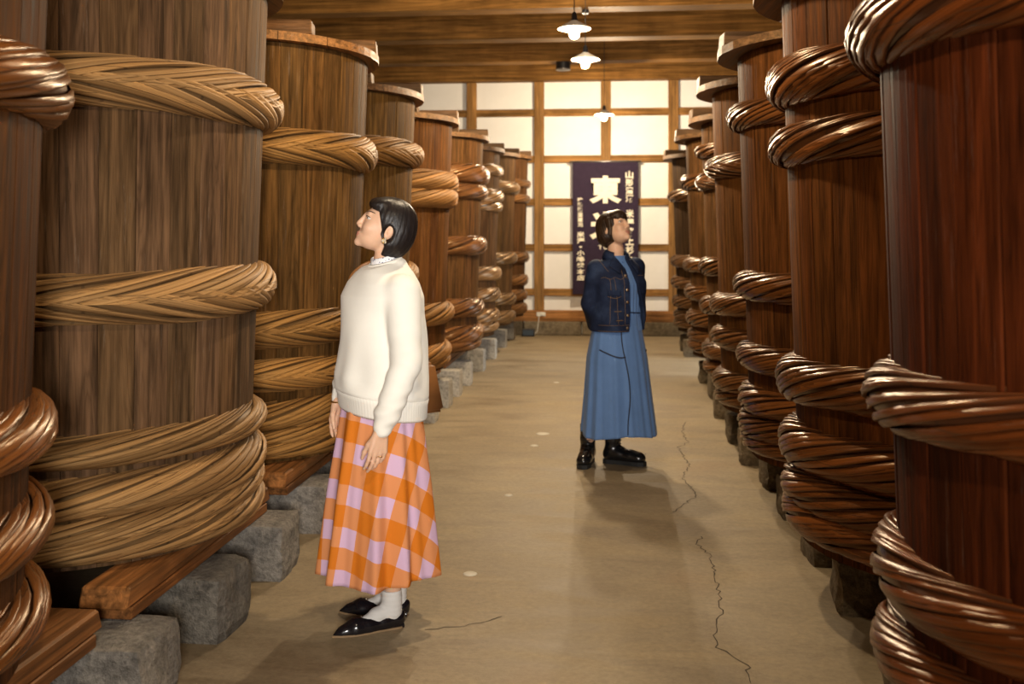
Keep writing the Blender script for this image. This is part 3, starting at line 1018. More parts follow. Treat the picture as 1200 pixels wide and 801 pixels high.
def add_head(f, Mh):
    """head primitives; Mh maps head space (face towards -y) to body space"""
    R = Mh.to_3x3().normalized()
    sc = Mh.to_scale()[0]
    p = lambda x, y, z: np.array(Mh @ Vector((x, y, z)))
    E = lambda c, r, k=.012, mode='add', rot=None: f.ell(p(*c), tuple(q * sc for q in r), k, mode, R @ rot if rot else R)
    E((0, .012, .030), (.072, .090, .082))
    E((0, -.028, -.022), (.061, .060, .080), .02)
    E((0, -.044, -.070), (.044, .044, .034), .02)
    f.cone(p(0, -.078, -.094), p(0, -.074, -.090), .0145, .0145, .015)
    E((0, -.077, .024), (.044, .011, .012), .012)
    for s in (-1, 1):
        E((s * .036, -.060, -.030), (.025, .023, .026), .015)
        E((s * .031, -.097, .006), (.015, .011, .010), .008, 'sub')
        E((s * .073, .018, -.018), (.009, .019, .032), .006, rot=Matrix.Rotation(s * .35, 3, 'Z') @ Matrix.Rotation(-.2, 3, 'X'))
        E((s * .082, .014, -.014), (.006, .009, .016), .004, 'sub', rot=Matrix.Rotation(s * .35, 3, 'Z'))
        f.cone(p(s * .0095, -.095, -.032), p(s * .009, -.092, -.032), .0075, .0075, .007)
        f.cone(p(s * .012, -.087, -.0635), p(s * .026, -.078, -.0615), .006, .004, .008)
    f.cone(p(0, -.0865, .016), p(0, -.1020, -.025), .0078, .0085, .008)
    E((0, -.0885, -.0575), (.021, .0085, .0055), .005)
    E((0, -.0865, -.0685), (.018, .0090, .0064), .005)

def add_hand(f, wrist, fd, nd, sd, curl=.35, spread=.06, sc=1.0):
    fd, nd, sd = [V3(*v) / np.linalg.norm(v) for v in (fd, nd, sd)]
    w = V3(*wrist)
    base = [(.030, .080, .070), (.0105, .086, .079), (-.009, .083, .073), (-.0275, .074, .057)]
    for i, (off, ml, fl) in enumerate(base):
        kn = w + fd * ml * sc + sd * off * sc
        f.cone(w + sd * off * .55 * sc + fd * .008, kn, .0145 * sc, .0105 * sc, .008)
        d = fd + sd * (spread * (1.5 - i)); d /= np.linalg.norm(d)
        ang = curl * (.7 + .16 * i)
        q = kn; r = (.0090, .0080, .0072, .0060)
        for j, seg in enumerate((.44, .31, .25)):
            a = ang * (j + .6)
            dd = d * math.cos(a) + nd * math.sin(a)
            q2 = q + dd * fl * seg * sc
            f.cone(q, q2, r[j] * sc, r[j + 1] * sc, .003)
            q = q2
    q = w + fd * .018 * sc + sd * .018 * sc
    for (ln, a, b, c, r1, r2) in ((.045, .88, .36, .35, .014, .0108), (.033, .95, .10, .40, .0105, .0092), (.027, .97, -.05, .40, .0092, .0070)):
        d = fd * a + sd * b + nd * c; d /= np.linalg.norm(d)
        q2 = q + d * ln * sc
        f.cone(q, q2, r1 * sc, r2 * sc, .006)
        q = q2

# skin, lips chosen by where they are on the face
M['skin'] = NT('skin')
def skin_mat(name, col):
    t = NT(name)
    co = t.n('ShaderNodeTexCoord').outputs['Object']
    n = t.noise(co, 26, 4, .6)
    c = t.ramp(n, [(.3, tuple(x * .93 for x in col)), (.7, tuple(min(1, x * 1.05) for x in col))])
    t.b.inputs['Subsurface Weight'].default_value = .12
    t.b.inputs['Subsurface Radius'].default_value = (.012, .005, .003)
    t.b.inputs['Subsurface Scale'].default_value = .6
    return t.set(c, .48, 0, .35)
M['skin'] = skin_mat('skin', (.68, .42, .28))
M['lips'] = plain('lips', (.50, .21, .15), .42)
M['nail'] = plain('nail', (.66, .40, .32), .25)
def hair_mat(name, c0, c1):
    t = NT(name)
    co = t.n('ShaderNodeTexCoord').outputs['Object']
    n = t.noise(t.mapping(co, (90, 90, 9)), 1.0, 4, .6, .4)
    t.bump(n, .5, .004)
    t.b.inputs['Anisotropic'].default_value = .5
    return t.set(t.ramp(n, [(.3, c0), (.75, c1)]), .42, 0, .28)
M['hair_black'] = hair_mat('black_hair', (.006, .005, .006), (.022, .015, .012))
M['hair_brown'] = hair_mat('dark_brown_hair', (.012, .006, .003), (.045, .022, .010))
M['eye_white'] = plain('eye_white', (.58, .53, .49), .25, 0, .4, .02)
M['iris'] = plain('iris', (.018, .009, .005), .1)
M['brow'] = plain('eyebrow_hair', (.075, .045, .03), .85)

def face_details(body, Mh, mats):
    """eyes, brows and lashes as pieces of the body; lips as a material patch of its mesh"""
    bv = bvh_of(body.data)
    back = (Mh.to_3x3() @ Vector((0, 1, 0))).normalized()
    def hp(x, z, off=0.0):
        h = bv.ray_cast(Mh @ Vector((x, -.2, z)), back)[0]
        if h is None: h = Mh @ Vector((x, -.08, z))
        return h - back * off
    for s in (-1, 1):
        e = link('eye', bm_sphere('eye', .0122, 20), None, body)
        e.location = hp(s * .031, .006) + back * .0092
        e.rotation_euler = Mh.to_euler()
        e.scale = (1.10, 1.0, .62)
        me = e.data
        me.materials.append(M['eye_white']); me.materials.append(M['iris'])
        for pl in me.polygons:
            v = pl.center.normalized()
            pl.material_index = 1 if v.y < -.74 else 0
        def arc(x0, x1, zf, off, n=8):
            return [hp(s * (x0 + (x1 - x0) * i / n), zf(i / n), off) for i in range(n + 1)]
        link('upper_lashes', tube_mesh('upper_lashes', arc(.0195, .0440, lambda t: .0085 + .0052 * math.sin(PI * t) + .001 * t, .0018), [.0006, .0012, .0017, .0019, .0020, .0020, .0019, .0017, .0010], 6), M['brow'], body)
        link('upper_lid', tube_mesh('upper_lid', arc(.0185, .0450, lambda t: .0115 + .0060 * math.sin(PI * t), .0006), [.0008, .0020, .0026, .0028, .0028, .0028, .0026, .0020, .0008], 6), M['skin'], body)
        link('lower_lid', tube_mesh('lower_lid', arc(.0200, .0430, lambda t: .0050 - .0050 * math.sin(PI * t), .0010), [.0006, .0012, .0016, .0018, .0018, .0018, .0016, .0012, .0006], 6), M['skin'], body)
        link('eyebrow', tube_mesh('eyebrow', arc(.0130, .0500, lambda t: .0270 + .0065 * math.sin(PI * t * .75), .0002, 9), [.0012, .0024, .0029, .0031, .0030, .0028, .0024, .0019, .0013, .0006], 6), M['brow'], body)
    me = body.data
    me.materials.clear()
    me.materials.append(M['skin']); me.materials.append(M['lips'])
    inv = np.array(Mh.inverted())
    n = len(me.polygons)
    ce = np.zeros(n * 3, dtype=np.float32); me.polygons.foreach_get('center', ce); ce = ce.reshape(-1, 3)
    L = ce @ inv[:3, :3].T + inv[:3, 3]
    lip = (((L[:, 0] / .0235) ** 2 + ((L[:, 2] + .0630) / .0125) ** 2) < 1) & (L[:, 1] < -.078)
    me.polygons.foreach_set('material_index', lip.astype(np.int32))

def bm_sphere(name, r, n=16):
    bm = bmesh.new(); bmesh.ops.create_uvsphere(bm, u_segments=n, v_segments=n // 2 + 2, radius=r)
    return bm_mesh(name, bm, True)

def surf_y(bvh, x, z, y0=-1.0):
    hit = bvh.ray_cast(Vector((x, y0, z)), Vector((0, 1, 0)))
    return hit[0]

def bvh_of(me):
    from mathutils.bvhtree import BVHTree
    return BVHTree.FromPolygons([v.co for v in me.vertices], [tuple(p.vertices) for p in me.polygons])

def skirt_mesh(name, secs, folds, amp, nphi=220, nz=60, kcone=.33, hem_wave=.008, uvrot=0.0, gather=1.0):
    """secs: list of (t, z, cx, cy, rx, ry); folds: list of (freq, amp, phase)"""
    S = np.array(secs, float)
    verts, uvs, faces = [], [], []
    slant0 = .35
    for j in range(nz + 1):
        t = j / nz
        z, cx, cy, rx, ry = [np.interp(t, S[:, 0], S[:, i]) for i in range(1, 6)]
        for i in range(nphi):
            a = 2 * PI * i / nphi + PI / 2
            w = sum(A * math.cos(fq * a + ph + .25 * math.sin(2.2 * t + fq)) for fq, A, ph in folds)
            k = 1 + amp * (t ** gather) * w
            verts.append((cx + rx * k * math.cos(a), cy + ry * k * math.sin(a), z + hem_wave * t * math.sin(3 * a + .7)))
            rho = slant0 + (S[0, 1] - z) * 1.02
            th = (a - 1.5 * PI) * kcone + uvrot
            uvs.append((rho * math.sin(th), rho * math.cos(th)))
    for j in range(nz):
        for i in range(nphi - 1):
            faces.append((j * nphi + i, (j + 1) * nphi + i, (j + 1) * nphi + i + 1, j * nphi + i + 1))
        i, i2 = nphi - 1, 0
        faces.append((j * nphi + i, (j + 1) * nphi + i, (j + 1) * nphi + i2, j * nphi + i2))
    # the seam quads are at angle 2*pi: give their far loops unwrapped uvs
    m = bpy.data.meshes.new(name)
    m.from_pydata(verts, [], faces); m.update()
    m.polygons.foreach_set('use_smooth', [True] * len(m.polygons))
    lay = m.uv_layers.new(name='UVMap')
    for p in m.polygons:
        idx = [m.loops[l].vertex_index for l in p.loop_indices]
        seam = (idx[0] % nphi == nphi - 1)
        for l, vi in zip(p.loop_indices, idx):
            u = uvs[vi]
            if seam and vi % nphi == 0:
                rho = math.hypot(*u); th = PI * kcone + uvrot
                u = (rho * math.sin(th), rho * math.cos(th))
            lay.data[l].uv = u
    return m

def cloth(name, col, rough=.85, weave=420, var=.06, spec=.2, sheen=.0):
    t = NT(name)
    co = t.n('ShaderNodeTexCoord').outputs['Object']
    n = t.noise(co, weave, 2, .5); g = t.noise(co, 7, 4, .6)
    c = t.ramp(g, [(.3, tuple(x * (1 - var) for x in col)), (.7, tuple(min(1, x * (1 + var)) for x in col))])
    t.bump(n, .25, .0015)
    t.b.inputs['Sheen Weight'].default_value = sheen
    return t.set(c, rough, 0, spec)
# ------------------------------------------------------------------ shoes
def shoe_flat(parent, loc, rz, name='shoe'):
    f = Field((-.06, -.19, -.012), (.06, .12, .10), .0035)
    f.chain([(0, .078, .032), (0, .03, .026), (0, -.03, .022), (0, -.078, .020)], [.031, .030, .033, .035], .02)
    f.chain([(0, -.078, .020), (0, -.125, .012), (.004, -.163, .006)], [.034, .020, .004], .02)
    f.cone((0, .095, .045), (0, .085, .03), .016, .026, .01)
    f.ell((0, .018, .066), (.027, .076, .040), .004, 'sub')
    f.cut(lambda x, y, z: .006 - z)
    o = link(name, f.mesh(name), M['black_leather'], parent)
    o.location = loc; o.rotation_euler = (0, 0, rz)
    # outsole and low heel
    def outline(s):
        return [(s * x, y) for x, y in ((0.0, .108), (.020, .102), (.029, .08), (.028, .04), (.030, -.02), (.034, -.065), (.030, -.10), (.018, -.138), (.004, -.166))]
    pts = outline(1) + [(-x, y) for x, y in reversed(outline(1)[1:-1])]
    n = len(pts)
    verts = [(x, y, 0.0 if y < .02 else .0) for x, y in pts] + [(x, y, .007) for x, y in pts]
    faces = [tuple(range(n)), tuple(range(2 * n - 1, n - 1, -1))] + [(i, n + i, n + (i + 1) % n, (i + 1) % n) for i in range(n)]
    so = link('sole', mesh_from('sole', verts, faces), M['sole_tan'], o)
    hl = link('heel', box_mesh('heel', -.024, .024, .055, .104, -.0005, .016, .006, 2), M['black_leather'], o)
    return o

def boot(parent, loc, rz):
    f = Field((-.075, -.22, -.012), (.075, .13, .29), .0045)
    f.chain([(0, .04, .235), (0, .045, .15), (0, .05, .09), (0, .062, .06)], [.050, .046, .044, .042], .02)
    f.chain([(0, .06, .055), (0, .0, .060), (0, -.07, .050), (0, -.125, .045)], [.040, .042, .040, .036], .03)
    f.ell((0, -.12, .045), (.043, .05, .033), .02)
    f.cut(lambda x, y, z: .022 - z)
    f.cut(lambda x, y, z: z - .248)
    o = link('boot', f.mesh('boot'), M['boot_leather'], parent)
    o.location = loc; o.rotation_euler = (0, 0, rz)
    side = ((0.0, .112), (.026, .104), (.040, .075), (.038, .03), (.036, -.03), (.043, -.09), (.043, -.13), (.030, -.165), (.0, -.178))
    pts = list(side) + [(-x, y) for x, y in reversed(side[1:-1])]
    n = len(pts)
    verts = [(x, y, 0) for x, y in pts] + [(x, y, .026) for x, y in pts]
    faces = [tuple(range(n)), tuple(range(2 * n - 1, n - 1, -1))] + [(i, n + i, n + (i + 1) % n, (i + 1) % n) for i in range(n)]
    link('sole', mesh_from('sole', verts, faces), M['black_rubber'], o)
    me = o.data; bv = bvh_of(me)
    for k in range(6):
        z = .105 + .022 * k
        pts = []
        for i in range(7):
            x = -.026 + .052 * i / 6
            h = surf_y(bv, x, z, -.4)
            if h is not None: pts.append(h + Vector((0, -.002, 0)))
        if len(pts) > 3: link('lace', tube_mesh('lace', pts, .0028, 6), M['black_rubber'], o)
    return o

M['black_leather'] = plain('black_patent_leather', (.008, .007, .009), .18, 0, .6)
M['boot_leather'] = plain('black_boot_leather', (.007, .007, .008), .22, 0, .6)
M['sole_tan'] = plain('tan_sole', (.25, .16, .08), .6)
M['sock'] = cloth('white_sock', (.72, .70, .66), .9, 300)

# ------------------------------------------------------------------ woman in the cream sweater
g1 = ground(447, 730)
W1R = math.radians(-50)
w1 = empty('person', (g1[0], g1[1], 0), W1R)
tag(w1, 'woman in cream sweater and orange gingham skirt looking up at the vats', 'person')
inv1 = Matrix.Rotation(-W1R, 3, 'Z')
def loc1(u, v, z=0.0):
    x, y = ground(u, v, z)
    return inv1 @ Vector((x - g1[0], y - g1[1], 0))

Mh1 = Matrix.Translation((0.004, .014, 1.484)) @ Matrix.Rotation(math.radians(-23), 4, 'Z') @ Matrix.Rotation(math.radians(-21), 4, 'X') @ Matrix.Scale(.95, 4)
footL = (loc1(470, 733) + loc1(411, 743)) / 2     # near foot
footR = (loc1(486, 721) + loc1(408, 718)) / 2     # far foot
dL = loc1(411, 743) - loc1(470, 733); dR = loc1(408, 718) - loc1(486, 721)
aL = math.atan2(dL.x, -dL.y); aR = math.atan2(dR.x, -dR.y)
def foot_pt(fo, a, x, y, z):
    r = Matrix.Rotation(a, 3, 'Z') @ Vector((x, y, 0))
    return (fo.x + r.x, fo.y + r.y, z)
shL, elL, wrL = (.166, .005, 1.255), (.228, -.018, 1.00), (.222, -.115, .765)
shR, elR, wrR = (-.160, .005, 1.255), (-.208, .012, 1.02), (-.208, -.075, .815)

f = Field((-.36, -.24, .0), (.36, .24, 1.64), .0038)
f.loft([(.80, 0, 0, .15, .11), (.92, 0, 0, .15, .11), (1.02, 0, 0, .12, .09), (1.15, 0, 0, .14, .10), (1.27, 0, 0, .135, .075), (1.31, 0, 0, .06, .05)], .03)
f.chain([(0, .016, 1.27), (0, .020, 1.36), (0, .032, 1.445)], [.054, .0435, .044], .015)
add_head(f, Mh1)
for sh, el, wr in ((shL, elL, wrL), (shR, elR, wrR)):
    f.chain([sh, el, wr], [.042, .034, .024], .02)
hipL, hipR = (.085, 0, .84), (-.085, 0, .84)
for hip, fo, a in ((hipL, footL, aL), (hipR, footR, aR)):
    ank = foot_pt(fo, a, 0, .062, .085)
    knee = ((hip[0] * .5 + ank[0] * .5), (hip[1] + ank[1]) / 2 - .02, .45)
    calf = (knee[0] * .65 + ank[0] * .35, knee[1] * .65 + ank[1] * .35 + .02, .31)
    f.chain([hip, knee, calf, ank], [.075, .048, .042, .027], .02)
    f.chain([ank, foot_pt(fo, a, 0, .05, .045), foot_pt(fo, a, 0, -.08, .024)], [.026, .020, .013], .012)
add_hand(f, wrL, (-.04, -.16, -1), (-1, -.15, 0), (-.1, -1, .15), .34, .0, .93)
add_hand(f, wrR, (.05, -.12, -1), (1, .1, .0), (.1, -1, .1), .34, .0, .93)
body1 = link('body', f.mesh('body', 1), None, w1)
face_details(body1, Mh1, M)

# hair: chin-length bob, tucked behind the ear, fringe swept aside
def strand(amp):
    return lambda X, Y, Z: amp * np.sin(np.arctan2(X, Y) * 34 + 2.2 * np.sin(np.arctan2(X, Y) * 5)) + amp * .6 * np.sin(np.arctan2(X, Y) * 61 + Z * 25)
def hair(Mh, kind):
    f = Field((-.14, -.16, -.17), (.14, .17, .17), .0036)
    P = f.block(f.lo, f.lo + f.n * f.h, 0)[1]
    if kind == 'bob':
        f.ell((0, .018, .034), (.084, .100, .090), .02)
        f.ell((0, .050, -.020), (.085, .076, .085), .03)
        f.ell((0, .040, -.062), (.080, .062, .058), .025)
        f.ell((.016, -.050, .074), (.048, .044, .024), .02, rot=Matrix.Rotation(.5, 3, 'X'))
        f.ell((-.035, -.050, .070), (.042, .040, .030), .02)
        f.F += strand(.0007)(*P).astype(np.float32)
        # face opening, temple edge and ear
        f.ell((0, -.112, -.040), (.098, .082, .108), .008, 'sub')
        f.cut(lambda x, y, z: np.where(z < .045, (-.012 - .55 * np.clip(z + .02, 0, .06) + .8 * np.clip(-.035 - z, 0, .04)) - y, -1) * .8)
        for s in (-1, 1):
            f.ell((s * .088, .012, -.028), (.027, .024, .036), .006, 'sub')
        f.cut(lambda x, y, z: -(z + .112 + (y - .03) * .12))
    else:
        f.ell((0, .016, .034), (.086, .102, .090), .02)
        f.ell((0, .046, -.030), (.084, .072, .072), .03)
        f.ell((0, -.056, .062), (.062, .042, .042), .02)
        for s in (-1, 1):
            f.cone((s * .070, -.022, .03), (s * .073, -.010, -.062), .018, .009, .012)
        f.F += strand(.0010)(*P).astype(np.float32)
        f.ell((0, -.118, -.052), (.074, .076, .092), .006, 'sub')
        f.cut(lambda x, y, z: -(z + .088 + (y - .02) * .1))
        # ragged ends of the fringe
        f.cut(lambda x, y, z: np.where(y < -.045, -(z - .034 - .010 * np.sin(x * 190) - .005 * np.sin(x * 410 + 1)), -1))
    me = f.mesh('hair', 1)
    me.transform(Mh)
    return me
link('hair', hair(Mh1, 'bob'), M['hair_black'], w1)

# sweater
def sweater_warp(x, y, z):
    a = np.arctan2(y, x)
    low = np.clip((1.15 - z) / .3, 0, 1) * np.clip((z - .865) / .06, 0, 1)
    return -.0065 * low * np.sin(5 * a + 8 * z + 1.0) - .004 * np.sin(9 * a - 6 * z) * low - .003 * np.sin(22 * z + 3 * a) * np.clip((z - .865) / .06, 0, 1)
f = Field((-.40, -.28, .70), (.40, .28, 1.42), .0055)
f.loft([(.795, 0, .005, .172, .148), (.845, 0, .003, .178, .154), (.87, 0, 0, .190, .166), (.93, 0, 0, .190, .166), (1.05, 0, .003, .180, .154), (1.16, 0, .004, .178, .143), (1.225, 0, .006, .186, .140), (1.275, 0, .010, .166, .120), (1.312, 0, .012, .124, .100), (1.338, 0, .014, .082, .080), (1.350, 0, .014, .064, .066)], .02, 2.2, sweater_warp)
for s, (sh, el, wr) in ((1, (shL, elL, wrL)), (-1, (shR, elR, wrR))):
    sh_ = (sh[0] * .92, sh[1], sh[2] - .010)
    we = tuple(np.array(wr) + (np.array(el) - np.array(wr)) * .05)
    wm = tuple(np.array(wr) + (np.array(el) - np.array(wr)) * .26)
    f.chain([sh_, el, wm], [.068, .054, .046], .014)
    f.chain([wm, we], [.044, .034], .010)

PX, PY, PZ = f.block(f.lo, f.lo + f.n * f.h, 0)[1]
slv = np.clip((np.abs(PX) - .165) / .03, 0, 1) * np.clip((1.16 - PZ) / .1, 0, 1)
f.F += (.0016 * np.sin(82 * PZ + 34 * PY + 2.0 * np.sin(14 * PY)) * slv + .002 * np.sin(150 * PZ - 40 * PY) * slv * np.clip((.95 - PZ) / .1, 0, 1)).astype(np.float32)
f.ell((0, .050, 1.335), (.070, .045, .042), .02)
# neck opening
f.cone((0, .010, 1.31), (0, .014, 1.45), .050, .057, .006, 'sub')
f.cut(lambda x, y, z: (z - 1.352 - .30 * (y - .012)))
sw = link('sweater', f.mesh('sweater', 2), None, w1)
M['sweater'] = cloth('cream_knit', (.80, .775, .70), .9, 260, .03, .15, .15)
sw.data.materials.append(M['sweater'])
# ribbed hem, neck rib and cuffs
def rib_ring(name, secs, nrib, amp, mat, parent, power=2.2, n=None):
    n = n or nrib * 4
    verts, faces = [], []
    for (z, cx, cy, rx, ry) in secs:
        for i in range(n):
            a = 2 * PI * i / n
            c, s = math.cos(a), math.sin(a)
            q = (abs(c) ** power + abs(s) ** power) ** (-1 / power)
            k = 1 + amp * math.cos(nrib * a)
            verts.append((cx + rx * c * q * k, cy + ry * s * q * k, z))
    for j in range(len(secs) - 1):
        for i in range(n):
            i2 = (i + 1) % n
            faces.append((j * n + i, j * n + i2, (j + 1) * n + i2, (j + 1) * n + i))
    return link(name, mesh_from(name, verts, faces, True), mat, parent)
hem = rib_ring('ribbed_hem', [(.800, 0, .005, .164, .140), (.790, 0, .005, .174, .150), (.80, 0, .005, .179, .155), (.845, 0, .003, .183, .159), (.862, 0, .002, .188, .164), (.874, 0, .002, .180, .150)], 90, .0025, M['sweater'], sw)
for o_ in (sw, hem):
    for v in o_.data.vertices:
        if abs(v.co.x) < .2 and v.co.z < .98:
            v.co.z += min(1, (.98 - v.co.z) / .14) * -.14 * (.643 * v.co.x + .766 * v.co.y)
nr = rib_ring('neck_rib', [(1.312, 0, .010, .060, .060), (1.325, 0, .010, .068, .068), (1.342, 0, .010, .063, .063), (1.346, 0, .010, .058, .058), (1.33, 0, .010, .053, .053)], 60, .008, M['sweater'], sw, 2.0)
# printed collar of the blouse under the sweater
def dots():
    t = NT('dotted_collar')
    co = t.n('ShaderNodeTexCoord').outputs['Object']
    vo = t.n('ShaderNodeTexVoronoi', i_Scale=115.0); t.l(co, vo.inputs['Vector'])
    return t.set(t.ramp(vo.outputs['Distance'], [(.30, (.06, .07, .16)), (.42, (.78, .78, .80))]), .8)
M['dots'] = dots()
bc = rib_ring('blouse_collar', [(1.325, 0, .010, .055, .055), (1.352, 0, .011, .055, .055), (1.372, 0, .013, .0545, .0545), (1.373, 0, .013, .0515, .0515), (1.34, 0, .011, .0505, .0505)], 12, .004, M['dots'], w1, 2.0, 48)

for o_, dz in ((nr, .014), (bc, .006)):
    for v in o_.data.vertices:
        v.co.z += .30 * (v.co.y - .012) + dz
        v.co.y += .004

# gingham skirt
def gingham():
    t = NT('orange_gingham')
    uvn = t.n('ShaderNodeUVMap')
    sep = t.n('ShaderNodeSeparateXYZ'); t.l(uvn.outputs[0], sep.inputs[0])
    per = .150
    def band(o, ph):
        fr = t.math('FRACT', t.math('ADD', t.math('MULTIPLY', o, 1 / per), ph))
        return t.math('LESS_THAN', fr, .52)
    a = band(sep.outputs[0], 10.1); b = band(sep.outputs[1], 10.35)
    s = t.math('MULTIPLY', t.math('ADD', a, b), .5)
    nd = t.n('ShaderNodeValToRGB'); e = nd.color_ramp.elements
    nd.color_ramp.interpolation = 'CONSTANT'
    e.new(.5)
    e[0].position = 0; e[0].color = (.62, .42, .58, 1)
    e[1].position = .3; e[1].color = (.66, .26, .10, 1)
    e[2].position = .8; e[2].color = (.62, .175, .012, 1)
    t.l(s, nd.inputs[0])
    w = t.noise(t.mapping(uvn.outputs[0], (600, 600, 1)), 1.0, 2)
    t.bump(w, .15, .001)
    return t.set(nd.outputs[0], .8, 0, .2)
M['gingham'] = gingham()
sk = skirt_mesh('skirt', [(0, .975, 0, 0, .120, .095), (.12, .90, 0, 0, .150, .128), (.25, .80, 0, 0, .163, .146), (.6, .52, 0, -.004, .194, .186), (1, .205, 0, -.010, .232, .218)],
                [(10, .55, .4), (15, .35, 1.9), (6, .30, 2.6), (24, .14, .3)], .125, kcone=.28, hem_wave=.008, uvrot=-.03, gather=.8)
sko = link('skirt', sk, M['gingham'], w1)
md = sko.modifiers.new('thickness', 'SOLIDIFY'); md.thickness = .0025

# socks and pointed flats
for fo, a in ((footL, aL), (footR, aR)):
    f = Field((-.06, -.14, .0), (.06, .12, .22), .0035)
    f.chain([(0, .058, .150), (0, .060, .10), (0, .064, .052)], [.0385, .0345, .0300], .015)
    f.chain([(0, .060, .062), (0, .005, .050), (0, -.07, .022)], [.032, .0265, .018], .02)
    f.cut(lambda x, y, z: z - .138)
    f.F += (.0006 * np.sin(f.block(f.lo, f.lo + f.n * f.h, 0)[1][2] * 330)).astype(np.float32)
    o = link('sock', f.mesh('sock', 1), M['sock'], w1)
    o.location = (fo.x, fo.y, .004); o.rotation_euler = (0, 0, a)
    shoe_flat(w1, (fo.x, fo.y, 0.0008), a)

# jewellery
M['gold'] = plain('gold', (.75, .50, .20), .25, 1.0)
M['pearl'] = plain('earring_stone', (.52, .45, .33), .3)
er = empty('earring'); er.parent = w1
ep = Mh1 @ Vector((.084, .008, -.056))
er.location = ep
for k in range(6):
    a = k * PI / 3
    o = link('bead', bm_sphere('bead', .0052, 10), M['pearl'] if k % 2 else M['gold'], er)
    o.location = (.004, .0068 * math.cos(a), .0068 * math.sin(a))
o = link('bead', bm_sphere('bead', .005, 10), M['pearl'], er); o.location = (.008, 0, 0)
def ring_mesh(name, R, r, n=24, m=8):
    verts, faces = [], []
    for i in range(n):
        a = 2 * PI * i / n
        for j in range(m):
            b = 2 * PI * j / m
            verts.append(((R + r * math.cos(b)) * math.cos(a), (R + r * math.cos(b)) * math.sin(a), r * math.sin(b)))
    for i in range(n):
        for j in range(m):
            faces.append((i * m + j, ((i + 1) % n) * m + j, ((i + 1) % n) * m + (j + 1) % m, i * m + (j + 1) % m))
    return mesh_from(name, verts, faces, True)
fdL = Vector((-.04, -.16, -1)).normalized(); sdL = Vector((-.1, -1, .15)).normalized()
rg = link('ring', ring_mesh('ring', .0096, .0016), M['gold'], w1)
rg.location = Vector(wrL) + fdL * .087 + sdL * -.009
rg.rotation_euler = fdL.to_track_quat('Z', 'Y').to_euler()
br = link('bracelet', ring_mesh('bracelet', .031, .0035), M['gold'], w1)
br.location = (wrR[0], wrR[1], wrR[2] - .005)

# shoulder bag on the far side
M['bag'] = plain('brown_leather', (.23, .095, .028), .45)
bagw = w1.matrix_basis
bag = empty('shoulder_bag', w1.location.copy(), W1R)
bag.location = Vector((g1[0], g1[1], 0)) + (Matrix.Rotation(W1R, 3, 'Z') @ Vector((-.16, .215, .74)))
tag(bag, 'brown leather shoulder bag hanging behind the woman in the cream sweater', 'bag')
bm = bmesh.new(); bmesh.ops.create_cube(bm, size=1.0)
for v in bm.verts:
    top = v.co.z > 0
    v.co = Vector((v.co.x * (.05 if top else .085), v.co.y * (.20 if top else .27), (v.co.z + .5) * .20))
bmesh.ops.bevel(bm, geom=bm.edges[:], offset=.015, segments=3, affect='EDGES')
link('bag_body', bm_mesh('bag_body', bm, True), M['bag'], bag)
flap = link('flap', box_mesh('flap', -.050, -.036, -.10, .10, .08, .202, .006, 2), M['bag'], bag)
# strap from the bag over the far shoulder and down the front
off = Vector((-.16, .215, .74))
bvS = bvh_of(sw.data)
def cast(o, d, off=.007):
    h = bvS.ray_cast(Vector(o), Vector(d))[0]
    return h - Vector(d) * off
path = [(-.16, .21, .94), cast((-.15, .5, 1.05), (0, -1, 0), .012), cast((-.13, .5, 1.17), (0, -1, 0)), cast((-.090, .5, 1.29), (0, -1, 0)), cast((-.074, .03, 1.6), (0, 0, -1)),
        cast((-.068, -.015, 1.6), (0, 0, -1)), cast((-.080, -.045, 1.6), (0, 0, -1)), cast((-.098, -.062, 1.6), (0, 0, -1)), cast((-.118, -.072, 1.6), (0, 0, -1)), (-.158, -.060, 1.20), (-.160, -.02, 1.12), (-.160, .06, 1.02), (-.165, .13, .95), (-.17, .21, .94)]
cv = []
for k in range(len(path) - 1):
    a, b = Vector(path[k]), Vector(path[k + 1])
    for i in range(6): cv.append(a.lerp(b, i / 6) - off)
cv.append(Vector(path[-1]) - off)
for _ in range(3):
    cv = [cv[0]] + [(cv[i - 1] + cv[i] * 2 + cv[i + 1]) / 4 for i in range(1, len(cv) - 1)] + [cv[-1]]
link('strap', tube_mesh('strap', cv, .0062, 8), M['bag'], bag)
# ------------------------------------------------------------------ woman in the denim jacket
g2 = ground(723, 549)
W2R = math.radians(30)
w2 = empty('person', (g2[0], g2[1], 0), W2R)
tag(w2, 'woman in denim jacket and long blue dress gazing up, hands behind her back', 'person')
inv2 = Matrix.Rotation(-W2R, 3, 'Z')
def loc2(u, v, z=0.0):
    x, y = ground(u, v, z)
    return inv2 @ Vector((x - g2[0], y - g2[1], 0))
Mh2 = Matrix.Translation((-.016, .008, 1.490)) @ Matrix.Rotation(math.radians(23), 4, 'Z') @ Matrix.Rotation(math.radians(14), 4, 'Y') @ Matrix.Rotation(math.radians(-25), 4, 'X') @ Matrix.Scale(1.01, 4)
fR2 = loc2(687.5, 543); fL2 = loc2(726, 543)
aR2 = math.radians(-30 - 8); aL2 = math.radians(72 - 30)
sh2 = {1: (.155, .01, 1.265), -1: (-.155, .01, 1.255)}
el2 = {1: (.185, .085, 1.03), -1: (-.165, .045, 1.03)}
wr2 = {1: (.055, .185, .90), -1: (-.055, .195, .86)}
f = Field((-.34, -.26, .0), (.34, .34, 1.64), .0040)
f.loft([(.80, 0, 0, .15, .105), (.92, 0, 0, .145, .10), (1.02, 0, 0, .115, .085), (1.15, 0, 0, .135, .095), (1.27, 0, .005, .13, .07), (1.31, 0, .008, .06, .05)], .03)
